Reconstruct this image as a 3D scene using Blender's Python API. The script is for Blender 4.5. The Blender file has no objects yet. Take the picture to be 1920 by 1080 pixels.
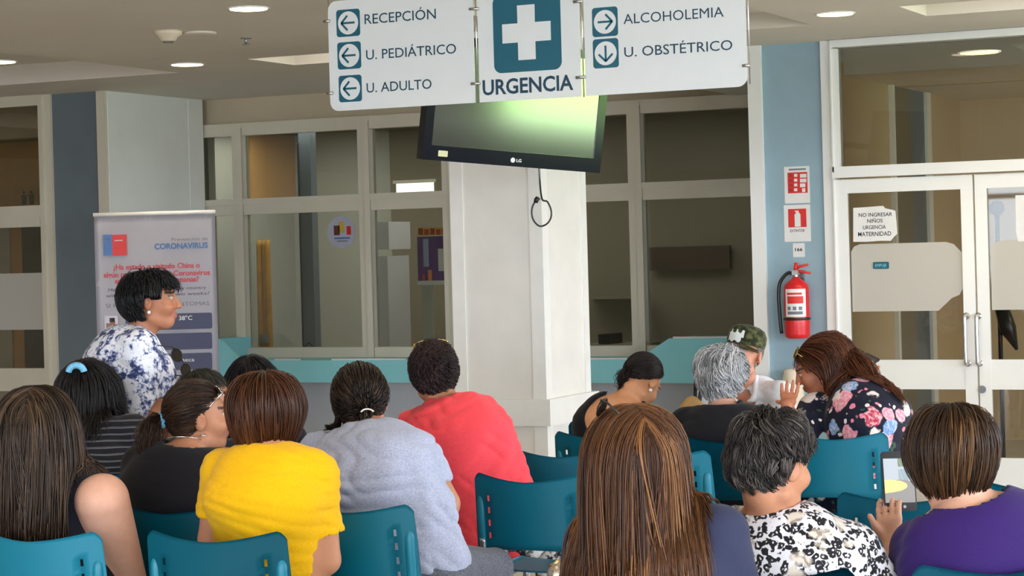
import bpy, bmesh, math, random
import numpy as np
from mathutils import Vector, Matrix, Euler

# ------------------------------------------------------------------ camera
SC = bpy.context.scene
FPX = 4000.0                       # focal length in pixels of a 1920 wide frame
TH = math.radians(25.3)            # the camera looks this far left of the room's depth axis (+Y)
ROLL = 0.027
CX, CY = 960.0, 470.0              # principal point (the frame is cropped from the sensor)
EYE = 1.6
cam_d = bpy.data.cameras.new('camera')
cam_o = bpy.data.objects.new('camera', cam_d)
SC.collection.objects.link(cam_o)
cam_d.sensor_fit = 'HORIZONTAL'
cam_d.sensor_width = 36.0
cam_d.lens = 36.0 * FPX / 1920.0
cam_d.shift_y = (CY - 540.0) / 1920.0
cam_d.clip_end = 300
cam_o.matrix_world = (Matrix.Translation((0, 0, EYE)) @ Matrix.Rotation(TH, 4, 'Z')
                      @ Matrix.Rotation(math.pi / 2, 4, 'X') @ Matrix.Rotation(-ROLL, 4, 'Z'))
SC.camera = cam_o

# ------------------------------------------------------------------ world, daylight, exposure
SC.view_settings.view_transform = 'Standard'
SC.view_settings.look = 'None'
SC.view_settings.gamma = 1
SC.view_settings.use_curve_mapping = False
SC.view_settings.exposure = 0.72
SC.cycles.use_denoising = True
SC.cycles.max_bounces = 8
SC.cycles.diffuse_bounces = 4
SC.cycles.transparent_max_bounces = 12
SC.cycles.sample_clamp_indirect = 6
world = bpy.data.worlds.new('daylight_sky')
SC.world = world
world.use_nodes = True
_bg = world.node_tree.nodes['Background']
_bg.inputs['Color'].default_value = (0.86, 0.94, 1.06, 1)
_bg.inputs['Strength'].default_value = 7.0

def add_light(name, kind, loc, energy, color=(1, 1, 1), rot=(0, 0, 0), **kw):
    d = bpy.data.lights.new(name, kind)
    d.energy = energy
    d.color = color
    for k, v in kw.items():
        if k == 'portal':
            d.cycles.is_portal = True
        else:
            setattr(d, k, v)
    o = bpy.data.objects.new(name, d)
    o.location = loc
    o.rotation_euler = rot
    SC.collection.objects.link(o)
    return o

add_light('sun', 'SUN', (0, 0, 20), 6.0, (1.0, 0.96, 0.88), (math.radians(-32), 0, 0), angle=0.02)
RIGHT_X, REAR_Y, LEFT_X = 4.6, -6.0, -17.0
Y1, Y2 = 13.57, 15.0               # plane of the doors and columns; plane of the reception windows
CEIL = 2.92
add_light('daylight_right', 'AREA', (RIGHT_X + .1, (REAR_Y + Y1) / 2, 1.45), 1, rot=(0, math.radians(90), 0),
          shape='RECTANGLE', size=2.7, size_y=Y1 - REAR_Y, portal=1)
add_light('daylight_rear', 'AREA', ((LEFT_X + RIGHT_X) / 2, REAR_Y - .1, 1.45), 1, rot=(math.radians(90), 0, 0),
          shape='RECTANGLE', size=RIGHT_X - LEFT_X, size_y=2.7, portal=1)

for _x, _y in ((-5, 1), (-1.5, 1), (1.5, 1), (-6.5, 4.5), (-3, 4.5), (.5, 4.5), (-7.5, 8), (-4, 7.4), (-.5, 8), (-10, 10), (-1, 11)):  # unseen spots without fixtures, added as ambient fill over the seats
    add_light('downlight_or_fill_lamp', 'SPOT', (_x, _y, CEIL - .03), 30, (1.0, .82, .60), spot_size=math.radians(150), spot_blend=.9, shadow_soft_size=.1)

# ------------------------------------------------------------------ photo pixel -> place
cR, sR = math.cos(ROLL), math.sin(ROLL)
cT, sT = math.cos(TH), math.sin(TH)
def unroll(px, py):
    u, v = px - CX, CY - py
    return u * cR + v * sR, -u * sR + v * cR
def cf(px, py, d):
    """point at depth d in the floor frame of the camera: x right, y forward, z up"""
    a, b = unroll(px, py)
    return np.array([a * d / FPX, d, EYE + b * d / FPX])
def to_room(p):
    return (p[0] * cT - p[1] * sT, p[0] * sT + p[1] * cT, p[2])
def on_y(px, py, Y):
    """point on the plane y = Y of the room -> (X, Z)"""
    a, b = unroll(px, py)
    d = Y / (cT + a / FPX * sT)
    p = to_room((a * d / FPX, d, EYE + b * d / FPX))
    return p[0], p[2]
def on_x(px, py, X):
    a, b = unroll(px, py)
    d = X / (a / FPX * cT - sT)
    p = to_room((a * d / FPX, d, EYE + b * d / FPX))
    return p[1], p[2]
def on_z(px, py, Z):
    a, b = unroll(px, py)
    d = (Z - EYE) * FPX / b
    return to_room((a * d / FPX, d, Z))

# ------------------------------------------------------------------ materials
def lin(c):
    return tuple((x / 12.92 if x <= .04045 else ((x + .055) / 1.055) ** 2.4) for x in c)
def rgb(r, g, b):
    return lin((r / 255, g / 255, b / 255))
def mat(name, col, rough=.6, metal=0., var=.06, scale=12., bump=0., bscale=60., spec=.5, coat=0., aniso=None):
    m = bpy.data.materials.new(name)
    m.use_nodes = True
    nt = m.node_tree
    b = nt.nodes['Principled BSDF']
    b.inputs['Roughness'].default_value = rough
    b.inputs['Metallic'].default_value = metal
    b.inputs['Specular IOR Level'].default_value = spec
    b.inputs['Coat Weight'].default_value = coat
    tc = nt.nodes.new('ShaderNodeTexCoord')
    n = nt.nodes.new('ShaderNodeTexNoise')
    n.inputs['Scale'].default_value = scale
    n.inputs['Detail'].default_value = 4
    nt.links.new(tc.outputs['Object'], n.inputs['Vector'])
    r = nt.nodes.new('ShaderNodeValToRGB')
    r.color_ramp.elements[0].position = .3
    r.color_ramp.elements[1].position = .7
    r.color_ramp.elements[0].color = (*[c * (1 - var) for c in col], 1)
    r.color_ramp.elements[1].color = (*[min(1, c * (1 + var)) for c in col], 1)
    nt.links.new(n.outputs['Fac'], r.inputs['Fac'])
    nt.links.new(r.outputs['Color'], b.inputs['Base Color'])
    if bump:
        n2 = nt.nodes.new('ShaderNodeTexNoise')
        n2.inputs['Scale'].default_value = bscale
        n2.inputs['Detail'].default_value = 3
        nt.links.new(tc.outputs['Object'], n2.inputs['Vector'])
        bp = nt.nodes.new('ShaderNodeBump')
        bp.inputs['Strength'].default_value = bump
        bp.inputs['Distance'].default_value = .01
        nt.links.new(n2.outputs['Fac'], bp.inputs['Height'])
        nt.links.new(bp.outputs['Normal'], b.inputs['Normal'])
    return m
def emit_mat(name, col, strength, screen=False):
    m = bpy.data.materials.new(name)
    m.use_nodes = True
    b = m.node_tree.nodes['Principled BSDF']
    b.inputs['Base Color'].default_value = (*col, 1)
    if screen:
        b.inputs['Base Color'].default_value = (.01, .01, .01, 1)
    b.inputs['Emission Color'].default_value = (*col, 1)
    b.inputs['Emission Strength'].default_value = strength
    return m
def glass_mat(name, tint=(.80, .82, .80), refl=1.45, rough=0.02):
    m = bpy.data.materials.new(name)
    m.use_nodes = True
    nt = m.node_tree
    nt.nodes.remove(nt.nodes['Principled BSDF'])
    out = nt.nodes['Material Output']
    t = nt.nodes.new('ShaderNodeBsdfTransparent')
    t.inputs['Color'].default_value = (*tint, 1)
    g = nt.nodes.new('ShaderNodeBsdfGlossy')
    g.inputs['Roughness'].default_value = rough
    f = nt.nodes.new('ShaderNodeFresnel')
    f.inputs['IOR'].default_value = refl
    mx = nt.nodes.new('ShaderNodeMixShader')
    nt.links.new(f.outputs[0], mx.inputs[0])
    nt.links.new(t.outputs[0], mx.inputs[1])
    nt.links.new(g.outputs[0], mx.inputs[2])
    nt.links.new(mx.outputs[0], out.inputs['Surface'])
    return m
def frost_mat(name, col, op):
    m = bpy.data.materials.new(name)
    m.use_nodes = True
    nt = m.node_tree
    b = nt.nodes['Principled BSDF']
    b.inputs['Base Color'].default_value = (*col, 1)
    b.inputs['Roughness'].default_value = .55
    b.inputs['Alpha'].default_value = op
    return m

M = {}
M['white_frame'] = mat('white_painted_frame', rgb(238, 239, 236), .45, var=.03, scale=3)
M['cream_frame'] = mat('cream_painted_frame', rgb(214, 208, 190), .45, var=.04, scale=3)
M['pillar'] = mat('pillar_paint', rgb(236, 233, 226), .55, var=.04, scale=4, bump=.08, bscale=90)
M['pillar_trim'] = mat('pillar_corner_trim', rgb(242, 241, 236), .4, var=.02)
M['beige'] = mat('beige_wall_paint', rgb(200, 186, 160), .7, var=.04, scale=2, bump=.05)
M['ceiling'] = mat('ceiling_plaster', rgb(224, 217, 206), .8, var=.03, scale=1.5, bump=.05)
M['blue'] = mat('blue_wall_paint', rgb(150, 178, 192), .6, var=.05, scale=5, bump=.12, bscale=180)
M['blue_dark'] = mat('shaded_blue_wall_paint', rgb(108, 120, 128), .6, var=.05, scale=5, bump=.1, bscale=180)  # darker blue: the left column's dimmer light is put into the colour
M['lower_wall'] = mat('grey_lower_wall', rgb(205, 205, 208), .6, var=.04, scale=3)
M['counter'] = mat('teal_counter_laminate', rgb(142, 214, 222), .4, var=.03, scale=3)
M['counter_edge'] = mat('counter_white_edge', rgb(225, 228, 225), .4, var=.02)
M['steel'] = mat('brushed_steel', (.62, .61, .6), .28, 1., var=.06, scale=30)
M['dark_steel'] = mat('grey_steel_tube', (.42, .43, .45), .32, 1., var=.05, scale=30)
M['black'] = mat('black_plastic', (.012, .012, .014), .35, var=.1)
M['glass'] = glass_mat('window_glass', (.74, .76, .73), 1.5)
M['door_glass'] = glass_mat('door_glass', (.78, .78, .74), 1.5)
M['frost'] = frost_mat('frosted_film', rgb(205, 202, 192), .8)
M['floor'] = mat('grey_floor_vinyl', rgb(186, 180, 170), .35, var=.12, scale=9)
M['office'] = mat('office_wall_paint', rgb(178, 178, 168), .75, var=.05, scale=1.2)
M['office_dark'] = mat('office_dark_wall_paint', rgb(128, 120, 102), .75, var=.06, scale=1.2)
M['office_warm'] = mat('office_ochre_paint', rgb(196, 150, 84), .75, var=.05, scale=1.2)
M['corridor'] = mat('corridor_wall_paint', rgb(205, 184, 150), .7, var=.04, scale=1.4)
M['panel_white'] = mat('white_acrylic_panel', rgb(226, 230, 230), .35, var=.01)
M['sign_teal'] = mat('dark_teal_vinyl', rgb(10, 92, 112), .45, var=.02)
M['sign_ink'] = mat('dark_teal_lettering', rgb(14, 62, 84), .45, var=.02)
M['red'] = mat('red_enamel', rgb(212, 24, 30), .28, var=.03, coat=.3)
M['red_print'] = mat('red_print', rgb(216, 40, 36), .5, var=.03)
M['paper'] = mat('white_paper', rgb(232, 232, 230), .7, var=.02)
M['ink'] = mat('black_ink', rgb(40, 40, 46), .7, var=.05)
M['grey_ink'] = mat('grey_ink', rgb(120, 122, 132), .7, var=.05)
M['navy_print'] = mat('navy_print', rgb(56, 60, 92), .5, var=.03)
M['blue_print'] = mat('blue_print', rgb(70, 110, 168), .5, var=.03)
M['lamp'] = emit_mat('warm_lamp_diffuser', (1.0, .78, .48), 5.0)
M['lamp_dim'] = emit_mat('amber_lamp_diffuser', (1.0, .62, .25), 1.6)
M['teal_chair'] = mat('teal_chair_plastic', rgb(0, 116, 140), .42, var=.03, scale=7, bump=.02, bscale=220)
M['low_wall'] = mat('dark_facade_base', rgb(74, 72, 68), .7, var=.04)
M['lawn'] = mat('lawn_grass', rgb(132, 176, 76), .9, var=.2, scale=3)
M['paving'] = mat('pale_paving', rgb(176, 172, 164), .8, var=.06, scale=2)
M['cream'] = mat('cream_plastic', rgb(226, 214, 190), .5, var=.03)
M['tan'] = mat('tan_leather', rgb(178, 142, 88), .55, var=.08, scale=14, bump=.1)

# ------------------------------------------------------------------ mesh helpers
def link_mesh(name, bm, m, parent=None, smooth=False, bevel=0., segs=2):
    if bevel:
        bmesh.ops.bevel(bm, geom=[e for e in bm.edges if e.calc_face_angle(0) > .5], offset=bevel,
                        segments=segs, affect='EDGES', profile=.5, clamp_overlap=True)
    me = bpy.data.meshes.new(name)
    bm.normal_update()
    bm.to_mesh(me)
    bm.free()
    for mm in (m if isinstance(m, (list, tuple)) else [m]):
        me.materials.append(mm)
    if smooth:
        me.shade_smooth()
    o = bpy.data.objects.new(name, me)
    SC.collection.objects.link(o)
    if parent is not None:
        o.parent = parent
    return o
def quad_mesh(name, v, f, m, parent=None, col=None, attr=None):
    """big mesh from numpy arrays (all faces with the same corner count)"""
    v = np.asarray(v, np.float32)
    f = np.asarray(f, np.int32)
    me = bpy.data.meshes.new(name)
    me.vertices.add(len(v))
    me.vertices.foreach_set('co', v.ravel())
    k = f.shape[1]
    me.loops.add(f.size)
    me.loops.foreach_set('vertex_index', f.ravel())
    me.polygons.add(len(f))
    me.polygons.foreach_set('loop_start', np.arange(0, f.size, k, dtype=np.int32))
    if col is not None:
        ca = me.color_attributes.new('Col', 'FLOAT_COLOR', 'POINT')
        c4 = np.ones((len(v), 4), np.float32)
        c4[:, :3] = col
        ca.data.foreach_set('color', c4.ravel())
    me.update(calc_edges=True)
    me.validate()
    me.shade_smooth()
    me.materials.append(m)
    o = bpy.data.objects.new(name, me)
    SC.collection.objects.link(o)
    if parent is not None:
        o.parent = parent
    return o
def box(bm, x0, x1, y0, y1, z0, z1, mi=0, M4=None):
    vs = [bm.verts.new(p) for p in ((x0, y0, z0), (x1, y0, z0), (x1, y1, z0), (x0, y1, z0),
                                    (x0, y0, z1), (x1, y0, z1), (x1, y1, z1), (x0, y1, z1))]
    if M4 is not None:
        for q in vs:
            q.co = M4 @ q.co
    for idx in ((0, 3, 2, 1), (4, 5, 6, 7), (0, 1, 5, 4), (1, 2, 6, 5), (2, 3, 7, 6), (3, 0, 4, 7)):
        fc = bm.faces.new([vs[i] for i in idx])
        fc.material_index = mi
    return vs
def prism(bm, pts, y0, y1, mi=0):
    """polygon of (x, z) points, counter-clockwise seen from -Y, extruded from y0 to y1"""
    a = [bm.verts.new((x, y0, z)) for x, z in pts]
    b = [bm.verts.new((x, y1, z)) for x, z in pts]
    n = len(pts)
    fs = [bm.faces.new(a), bm.faces.new(b[::-1])]
    for i in range(n):
        j = (i + 1) % n
        fs.append(bm.faces.new((a[j], a[i], b[i], b[j])))
    for q in fs:
        q.material_index = mi
    return fs
def round_rect(x0, x1, z0, z1, r, n=6, corners=(1, 1, 1, 1)):
    out = []
    for (cx, cz, a0, on) in ((x0 + r, z0 + r, 180, corners[0]), (x1 - r, z0 + r, 270, corners[1]),
                             (x1 - r, z1 - r, 0, corners[2]), (x0 + r, z1 - r, 90, corners[3])):
        if not on:
            out.append(((x0 if a0 in (180, 90) else x1), (z0 if a0 in (180, 270) else z1)))
            continue
        for i in range(n + 1):
            t = math.radians(a0 + 90 * i / n)
            out.append((cx + r * math.cos(t), cz + r * math.sin(t)))
    return out
def circle(cx, cz, r, n=28):
    return [(cx + r * math.cos(2 * math.pi * i / n), cz + r * math.sin(2 * math.pi * i / n)) for i in range(n)]
def tube(bm, pts, r, n=8, caps=True, mi=0):
    pts = [Vector(p) for p in pts]
    rs = r if isinstance(r, (list, tuple)) else [r] * len(pts)
    t = (pts[1] - pts[0]).normalized()
    u = t.orthogonal().normalized()
    rings = []
    for i, p in enumerate(pts):
        if i == 0: t = pts[1] - pts[0]
        elif i == len(pts) - 1: t = pts[-1] - pts[-2]
        else: t = pts[i + 1] - pts[i - 1]
        t.normalize()
        u = (u - t * u.dot(t)).normalized()
        w = t.cross(u)
        rings.append([bm.verts.new(p + (u * math.cos(2 * math.pi * k / n) + w * math.sin(2 * math.pi * k / n)) * rs[i])
                      for k in range(n)])
    for A, B in zip(rings, rings[1:]):
        for k in range(n):
            fc = bm.faces.new((A[k], A[(k + 1) % n], B[(k + 1) % n], B[k]))
            fc.material_index = mi
    if caps:
        bm.faces.new(rings[0][::-1]).material_index = mi
        bm.faces.new(rings[-1]).material_index = mi
def smooth_path(pts, n=6):
    """Catmull-Rom through the points"""
    P = [np.array(p, float) for p in pts]
    P = [2 * P[0] - P[1]] + P + [2 * P[-1] - P[-2]]
    out = []
    for i in range(1, len(P) - 2):
        for k in range(n):
            t = k / n
            out.append(.5 * ((2 * P[i]) + (-P[i - 1] + P[i + 1]) * t + (2 * P[i - 1] - 5 * P[i] + 4 * P[i + 1] - P[i + 2]) * t * t
                             + (-P[i - 1] + 3 * P[i] - 3 * P[i + 1] + P[i + 2]) * t ** 3))
    out.append(P[-2])
    return out
def lathe(bm, prof, cx=0, cy=0, n=24, mi=0):
    """profile of (r, z)"""
    rings = []
    for r, z in prof:
        rings.append([bm.verts.new((cx + r * math.cos(2 * math.pi * k / n), cy + r * math.sin(2 * math.pi * k / n), z)) for k in range(n)])
    for A, B in zip(rings, rings[1:]):
        for k in range(n):
            bm.faces.new((A[k], A[(k + 1) % n], B[(k + 1) % n], B[k])).material_index = mi
    bm.faces.new(rings[0][::-1]).material_index = mi
    bm.faces.new(rings[-1]).material_index = mi
def text_mesh(name, s, cx, cz, w, cap, y, m, parent=None, bold=0., align='C', depth=.0008):
    """lettering on a plane facing -Y; cap = height of a capital, w = total width"""
    def make(t):
        cu = bpy.data.curves.new('t', 'FONT')
        cu.body = t
        cu.offset = bold
        cu.resolution_u = 3
        o = bpy.data.objects.new('t', cu)
        SC.collection.objects.link(o)
        dg = bpy.context.evaluated_depsgraph_get()
        me = bpy.data.meshes.new_from_object(o.evaluated_get(dg))
        bpy.data.objects.remove(o)
        bpy.data.curves.remove(cu)
        return me
    h = make('H')
    hz = [v.co.y for v in h.vertices]
    H = max(hz) - min(hz)
    z0 = min(hz)
    bpy.data.meshes.remove(h)
    me = make(s)
    xs = [v.co.x for v in me.vertices]
    x0, x1 = min(xs), max(xs)
    sx, sz = w / (x1 - x0), cap / H
    for v in me.vertices:
        v.co = (cx + (v.co.x - (x0 + x1) / 2) * sx, y - depth, cz + (v.co.y - z0 - H / 2) * sz)
    me.name = name
    me.materials.clear()
    me.materials.append(m)
    o = bpy.data.objects.new(name, me)
    SC.collection.objects.link(o)
    if parent is not None:
        o.parent = parent
    return o
def empty(name, loc=(0, 0, 0), rz=0., label=None, cat=None, group=None):
    o = bpy.data.objects.new(name, None)
    o.location = loc
    o.rotation_euler = (0, 0, rz)
    o.empty_display_size = .1
    SC.collection.objects.link(o)
    if label: tag(o, label, cat, group)
    return o
def tag(o, label, cat, group=None):
    o['label'] = label
    o['category'] = cat
    if group: o['group'] = group
    return o
def struct(o):
    o['kind'] = 'structure'
    return o
# ================================================================== the setting
bm = bmesh.new()
box(bm, LEFT_X - .2, RIGHT_X + .2, REAR_Y - .2, 19.2, -.12, 0)
struct(link_mesh('floor', bm, M['floor']))
bm = bmesh.new()
box(bm, -60, 60, -70, REAR_Y - .25, -.2, -.03)
box(bm, RIGHT_X + .25, 60, REAR_Y - .25, 40, -.2, -.03)
struct(link_mesh('ground_paving', bm, M['paving']))
bm = bmesh.new(); box(bm, 8.6, 40, 3.5, 14, -.03, .02)
struct(link_mesh('ground_lawn', bm, M['lawn']))

# ceiling with rectangular recesses
def ceiling(name, x0, x1, y0, y1, z, holes, m, thick=.5):
    xs = sorted({x0, x1, *[h[0] for h in holes], *[h[1] for h in holes]})
    ys = sorted({y0, y1, *[h[2] for h in holes], *[h[3] for h in holes]})
    bm = bmesh.new()
    for i in range(len(xs) - 1):
        for j in range(len(ys) - 1):
            xm, ym = (xs[i] + xs[i + 1]) / 2, (ys[j] + ys[j + 1]) / 2
            zz = z
            for h in holes:
                if h[0] < xm < h[1] and h[2] < ym < h[3]:
                    zz = z + h[4]
            box(bm, xs[i], xs[i + 1], ys[j], ys[j + 1], zz, z + thick)
    return struct(link_mesh(name, bm, m))
def rect_z(p, q, Z):
    a, b = on_z(*p, Z), on_z(*q, Z)
    return min(a[0], b[0]), max(a[0], b[0]), min(a[1], b[1]), max(a[1], b[1])
ax, ay, _ = on_z(552, 122, CEIL)      # near right corner of the small recess left of the sign
bx, by, _ = on_z(1737, 30, CEIL)      # the same of the recess above the right doors
dx, dy, _ = on_z(335, 136, CEIL)      # far right corner of the left coffer
ex, ey, _ = on_z(1522, 47, CEIL)      # far right corner of the coffer right of the sign
HOLES = [(ax, ax + 1.3, on_z(460, 111, CEIL)[1], ay, .22), (bx, bx + 2.2, on_z(1674, 13, CEIL)[1], by, .2),
         (dx - 4.6, dx, dy - 3.0, dy, .14), (ex - 1.4, ex, ey - 2.6, ey, .1)]
for hx0, hx1, hy0, hy1, hh in HOLES[:2]:
    add_light('troffer_lamp', 'AREA', ((hx0 + hx1) / 2, (hy0 + hy1) / 2, CEIL + hh - .01), 1.8, (1.0, .95, .85), shape='RECTANGLE', size=(hx1 - hx0) * .9, size_y=(hy1 - hy0) * .8)
ceiling('ceiling', LEFT_X - .2, RIGHT_X + .2, REAR_Y - .2, Y2, CEIL, HOLES, M['ceiling'])

# --- left column with its return wall, right column
def xy(px, py): return on_y(px, py, Y1)[0]
SILL = .74
LC0, LC1 = xy(92, 400), xy(202, 400)
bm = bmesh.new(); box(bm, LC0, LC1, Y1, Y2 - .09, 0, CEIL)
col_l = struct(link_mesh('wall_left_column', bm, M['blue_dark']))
t0 = (LC1 - LC0) * .1
bm = bmesh.new()
box(bm, LC0 - .02, LC0 + t0, Y1 - .025, Y1 + .01, 0, CEIL)
box(bm, LC1 - t0 * 1.15, LC1 + .012, Y1 - .025, Y1 + .01, 0, CEIL)
link_mesh('corner_trim', bm, M['cream_frame'], col_l, bevel=.004)
bm = bmesh.new()
box(bm, LC1 + .001, LC1 + .012, Y1 + .01, Y2 - .1, 0, CEIL - .001)
yv = on_x(350, 220, LC1)[0]
box(bm, LC1 + .012, LC1 + .02, Y1 + .01, yv - .6, 0, CEIL - .001)
box(bm, LC1 + .012, LC1 + .016, yv, Y2 - .1, 0, CEIL - .001)
link_mesh('side_panel', bm, M['white_frame'], col_l)
RC0, RC1 = xy(1414, 400), xy(1568, 400)
rb0, rb1 = xy(1436, 400), xy(1548, 400)
bm = bmesh.new(); box(bm, RC0, RC1, Y1, Y2 - .09, 0, CEIL)
col_r = struct(link_mesh('wall_right_column', bm, M['blue']))
bm = bmesh.new()
box(bm, RC0 - .012, rb0, Y1 - .03, Y1 + .2, 0, CEIL)
box(bm, rb1, RC1, Y1 - .03, Y1 + .01, 0, CEIL)
link_mesh('corner_trim', bm, M['white_frame'], col_r, bevel=.004)

# --- reception window wall at Y2
WZ0 = .58
WL, WR = LC1 - .05, RC0 + .06
def zy(px, py): return on_y(px, py, Y2)[1]
def xw(px, py): return on_y(px, py, Y2)[0]
WTOP = zy(1000, 203)
bm = bmesh.new(); box(bm, LEFT_X, RIGHT_X, Y2, Y2 + .12, WTOP, CEIL + .3)
struct(link_mesh('wall_back_upper', bm, M['beige']))
bm = bmesh.new(); box(bm, WL, WR, Y2, Y2 + .12, 0, WZ0)
struct(link_mesh('wall_back_lower', bm, M['lower_wall']))
TR1, TR0 = zy(1300, 340), zy(1300, 372)
mull = [(447, 466), (682, 704), (838, 862), (1186, 1212)]
win = struct(empty('window_1', (WL, Y2, WZ0)))
def in_win(o):
    o.parent = win
    o.matrix_parent_inverse = Matrix.Translation((-WL, -Y2, -WZ0))
    return o
bm = bmesh.new()
fy0, fy1 = Y2 - .08, Y2 + .02
WF = zy(1300, 207)
box(bm, WL, WR, fy0, fy1, WF - .005, WTOP + .012)            # head
box(bm, WL, WR, fy0 + .005, fy1, TR0, TR1)                   # transom
box(bm, WL, WR, fy0 - .012, fy1, (TR0 + TR1) / 2 + .02, TR1 + .004)
box(bm, WL, WR, fy0, fy1, WZ0, .86)                          # sill
xs = [(WL, xw(264, 330))] + [(xw(a, 370), xw(b, 370)) for a, b in mull] + [(WR - .06, WR)]
for a, b in xs:
    box(bm, a, b, fy0 - .004, fy1, WZ0, WTOP)
    box(bm, a + (b - a) * .55, b, fy0 - .02, fy0, WZ0, WTOP - .03)
in_win(link_mesh('window_frame', bm, M['cream_frame'], None, bevel=.004))
for k in range(len(xs) - 1):
    for z0, z1 in ((.86, TR0), (TR1, WF)):
        bm = bmesh.new()
        box(bm, xs[k][1], xs[k + 1][0], Y2 - .02, Y2 - .012, z0, z1)
        in_win(link_mesh('pane', bm, M['glass']))

# --- the office behind the windows
OB = 17.9
OLX = -10.8
bm = bmesh.new(); box(bm, LEFT_X, -5.0, OB, OB + .1, 0, 3.1)
struct(link_mesh('wall_office_back', bm, M['office']))
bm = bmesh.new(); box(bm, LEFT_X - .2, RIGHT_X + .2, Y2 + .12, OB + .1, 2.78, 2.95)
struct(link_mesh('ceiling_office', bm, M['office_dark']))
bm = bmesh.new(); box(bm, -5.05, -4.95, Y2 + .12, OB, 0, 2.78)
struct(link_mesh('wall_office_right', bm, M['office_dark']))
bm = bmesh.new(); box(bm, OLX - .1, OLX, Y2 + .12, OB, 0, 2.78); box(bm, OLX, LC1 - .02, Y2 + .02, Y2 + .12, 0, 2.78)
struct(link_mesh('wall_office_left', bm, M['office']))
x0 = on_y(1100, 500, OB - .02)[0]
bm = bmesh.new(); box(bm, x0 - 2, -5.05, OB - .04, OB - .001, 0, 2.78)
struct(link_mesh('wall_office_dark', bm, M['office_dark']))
ya_, yb_ = on_x(466, 330, OLX)[0], on_x(552, 330, OLX)[0]
bm = bmesh.new(); box(bm, OLX, OLX + .03, ya_, min(yb_, OB - .01), on_x(510, 385, OLX)[1], 2.77)
struct(link_mesh('wall_office_ochre', bm, M['office_warm']))

# --- door wall, right
def door_pt(px, py): return on_y(px, py, Y1)
DL = RC1
HZ = door_pt(1750, 80)[1]
bm = bmesh.new()
box(bm, DL, RIGHT_X, Y1 - .05, Y1 + .12, door_pt(1750, 78)[1], CEIL)
hw = struct(link_mesh('wall_right_header', bm, M['white_frame'], None, bevel=.005))
bm = bmesh.new(); box(bm, RC1 - .02, RIGHT_X, Y1 - .075, Y1 - .03, door_pt(1750, 62)[1], CEIL)
link_mesh('header_moulding', bm, M['white_frame'], hw, bevel=.006)
DZ1 = door_pt(1740, 331)[1]          # top of the leaves
TG0, TG1 = door_pt(1740, 306)[1], door_pt(1750, 80)[1]
xa, xm = door_pt(1572, 450)[0], door_pt(1831, 450)[0]
LW = xm - xa
door = struct(empty('door_1', (xa, Y1, 0)))
def in_door(o, inv=(xa, Y1, 0)):
    o.parent = door
    o.matrix_parent_inverse = Matrix.Translation([-c for c in inv])
    return o
bm = bmesh.new()
box(bm, DL, DL + (xa - DL) + .0, Y1 - .06, Y1 + .06, 0, TG1 + .02)
box(bm, DL, xm + LW + .5, Y1 - .06, Y1 + .06, DZ1 + .012, TG0)
box(bm, DL, xm + LW + .5, Y1 - .075, Y1 - .05, DZ1 + .012, DZ1 + .05)
box(bm, xm + LW + .01, xm + LW + .1, Y1 - .06, Y1 + .06, 0, TG1 + .02)
box(bm, DL + (xa - DL), DL + (xa - DL) + .035, Y1 - .05, Y1 + .05, TG0, TG1)
in_door(link_mesh('door_frame', bm, M['white_frame'], None, bevel=.004))
bm = bmesh.new(); box(bm, xa + .03, xm + LW + .02, Y1 - .006, Y1 + .004, TG0, TG1)
in_door(link_mesh('transom_pane', bm, M['door_glass']))
RZ = [door_pt(1720, p)[1] for p in (358, 674, 729, 855)]
stile = door_pt(1594, 450)[0] - xa
stile_r = xm - door_pt(1808, 450)[0]
def leaf(x0, sl, sr, name):
    x1 = x0 + LW - .006
    bm = bmesh.new()
    box(bm, x0, x0 + sl, Y1 - .045, Y1 + .0, .01, DZ1)
    box(bm, x1 - sr, x1, Y1 - .045, Y1 + .0, .01, DZ1)
    for a, b in ((RZ[0], DZ1), (RZ[2], RZ[1]), (.01, RZ[3])):
        box(bm, x0 + sl, x1 - sr, Y1 - .043, Y1 - .002, a, b)
    lf = in_door(link_mesh('door_leaf', bm, M['white_frame'], None, bevel=.004))
    for a, b in ((RZ[1], RZ[0]), (RZ[3], RZ[2])):
        bm = bmesh.new(); box(bm, x0 + sl, x1 - sr, Y1 - .024, Y1 - .018, a, b)
        link_mesh('pane', bm, M['door_glass'], lf)
    g0, g1 = x0 + sl + .012, x1 - sr - .006
    fz1, fz0 = door_pt(1720, 455)[1], door_pt(1700, 583)[1]
    w = g1 - g0
    pts = [(g0, fz0), (g0 + w * .78, fz0), (g0 + w * .84, fz0 + .04), (g0 + w * .9, fz0 + .08), (g0 + w * .97, fz0 + .1), (g1, fz0 + .14), (g1, fz1 - .07), (g1 - .05, fz1 - .015), (g1 - .1, fz1), (g0 + .06, fz1), (g0 + .02, fz1 - .015), (g0, fz1 - .05)]
    bm = bmesh.new(); prism(bm, pts, Y1 - .026, Y1 - .0245)
    link_mesh('frosted_band', bm, M['frost'], lf)
    return lf
lf1 = leaf(xa, stile, stile_r, 'left')
lf2 = leaf(xm + .006, stile_r * .95, stile, 'right')
for lf, px in ((lf1, 1818), (lf2, 1840)):
    hx, hz0 = door_pt(px, 680)
    hz1 = door_pt(px - 4, 592)[1]
    bm = bmesh.new()
    yy = Y1 - .045
    tube(bm, smooth_path([(hx, yy, hz0), (hx, yy - .05, hz0), (hx, yy - .06, hz0 + .03), (hx, yy - .06, hz1 - .03), (hx, yy - .05, hz1), (hx, yy, hz1)], 5), .013, 10)
    for z in (hz0, hz1):
        tube(bm, [(hx, yy + .001, z), (hx, yy - .006, z)], .022, 14)
    link_mesh('handle', bm, M['steel'], lf, smooth=True)
lx, lz = door_pt(1845, 729)
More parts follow.
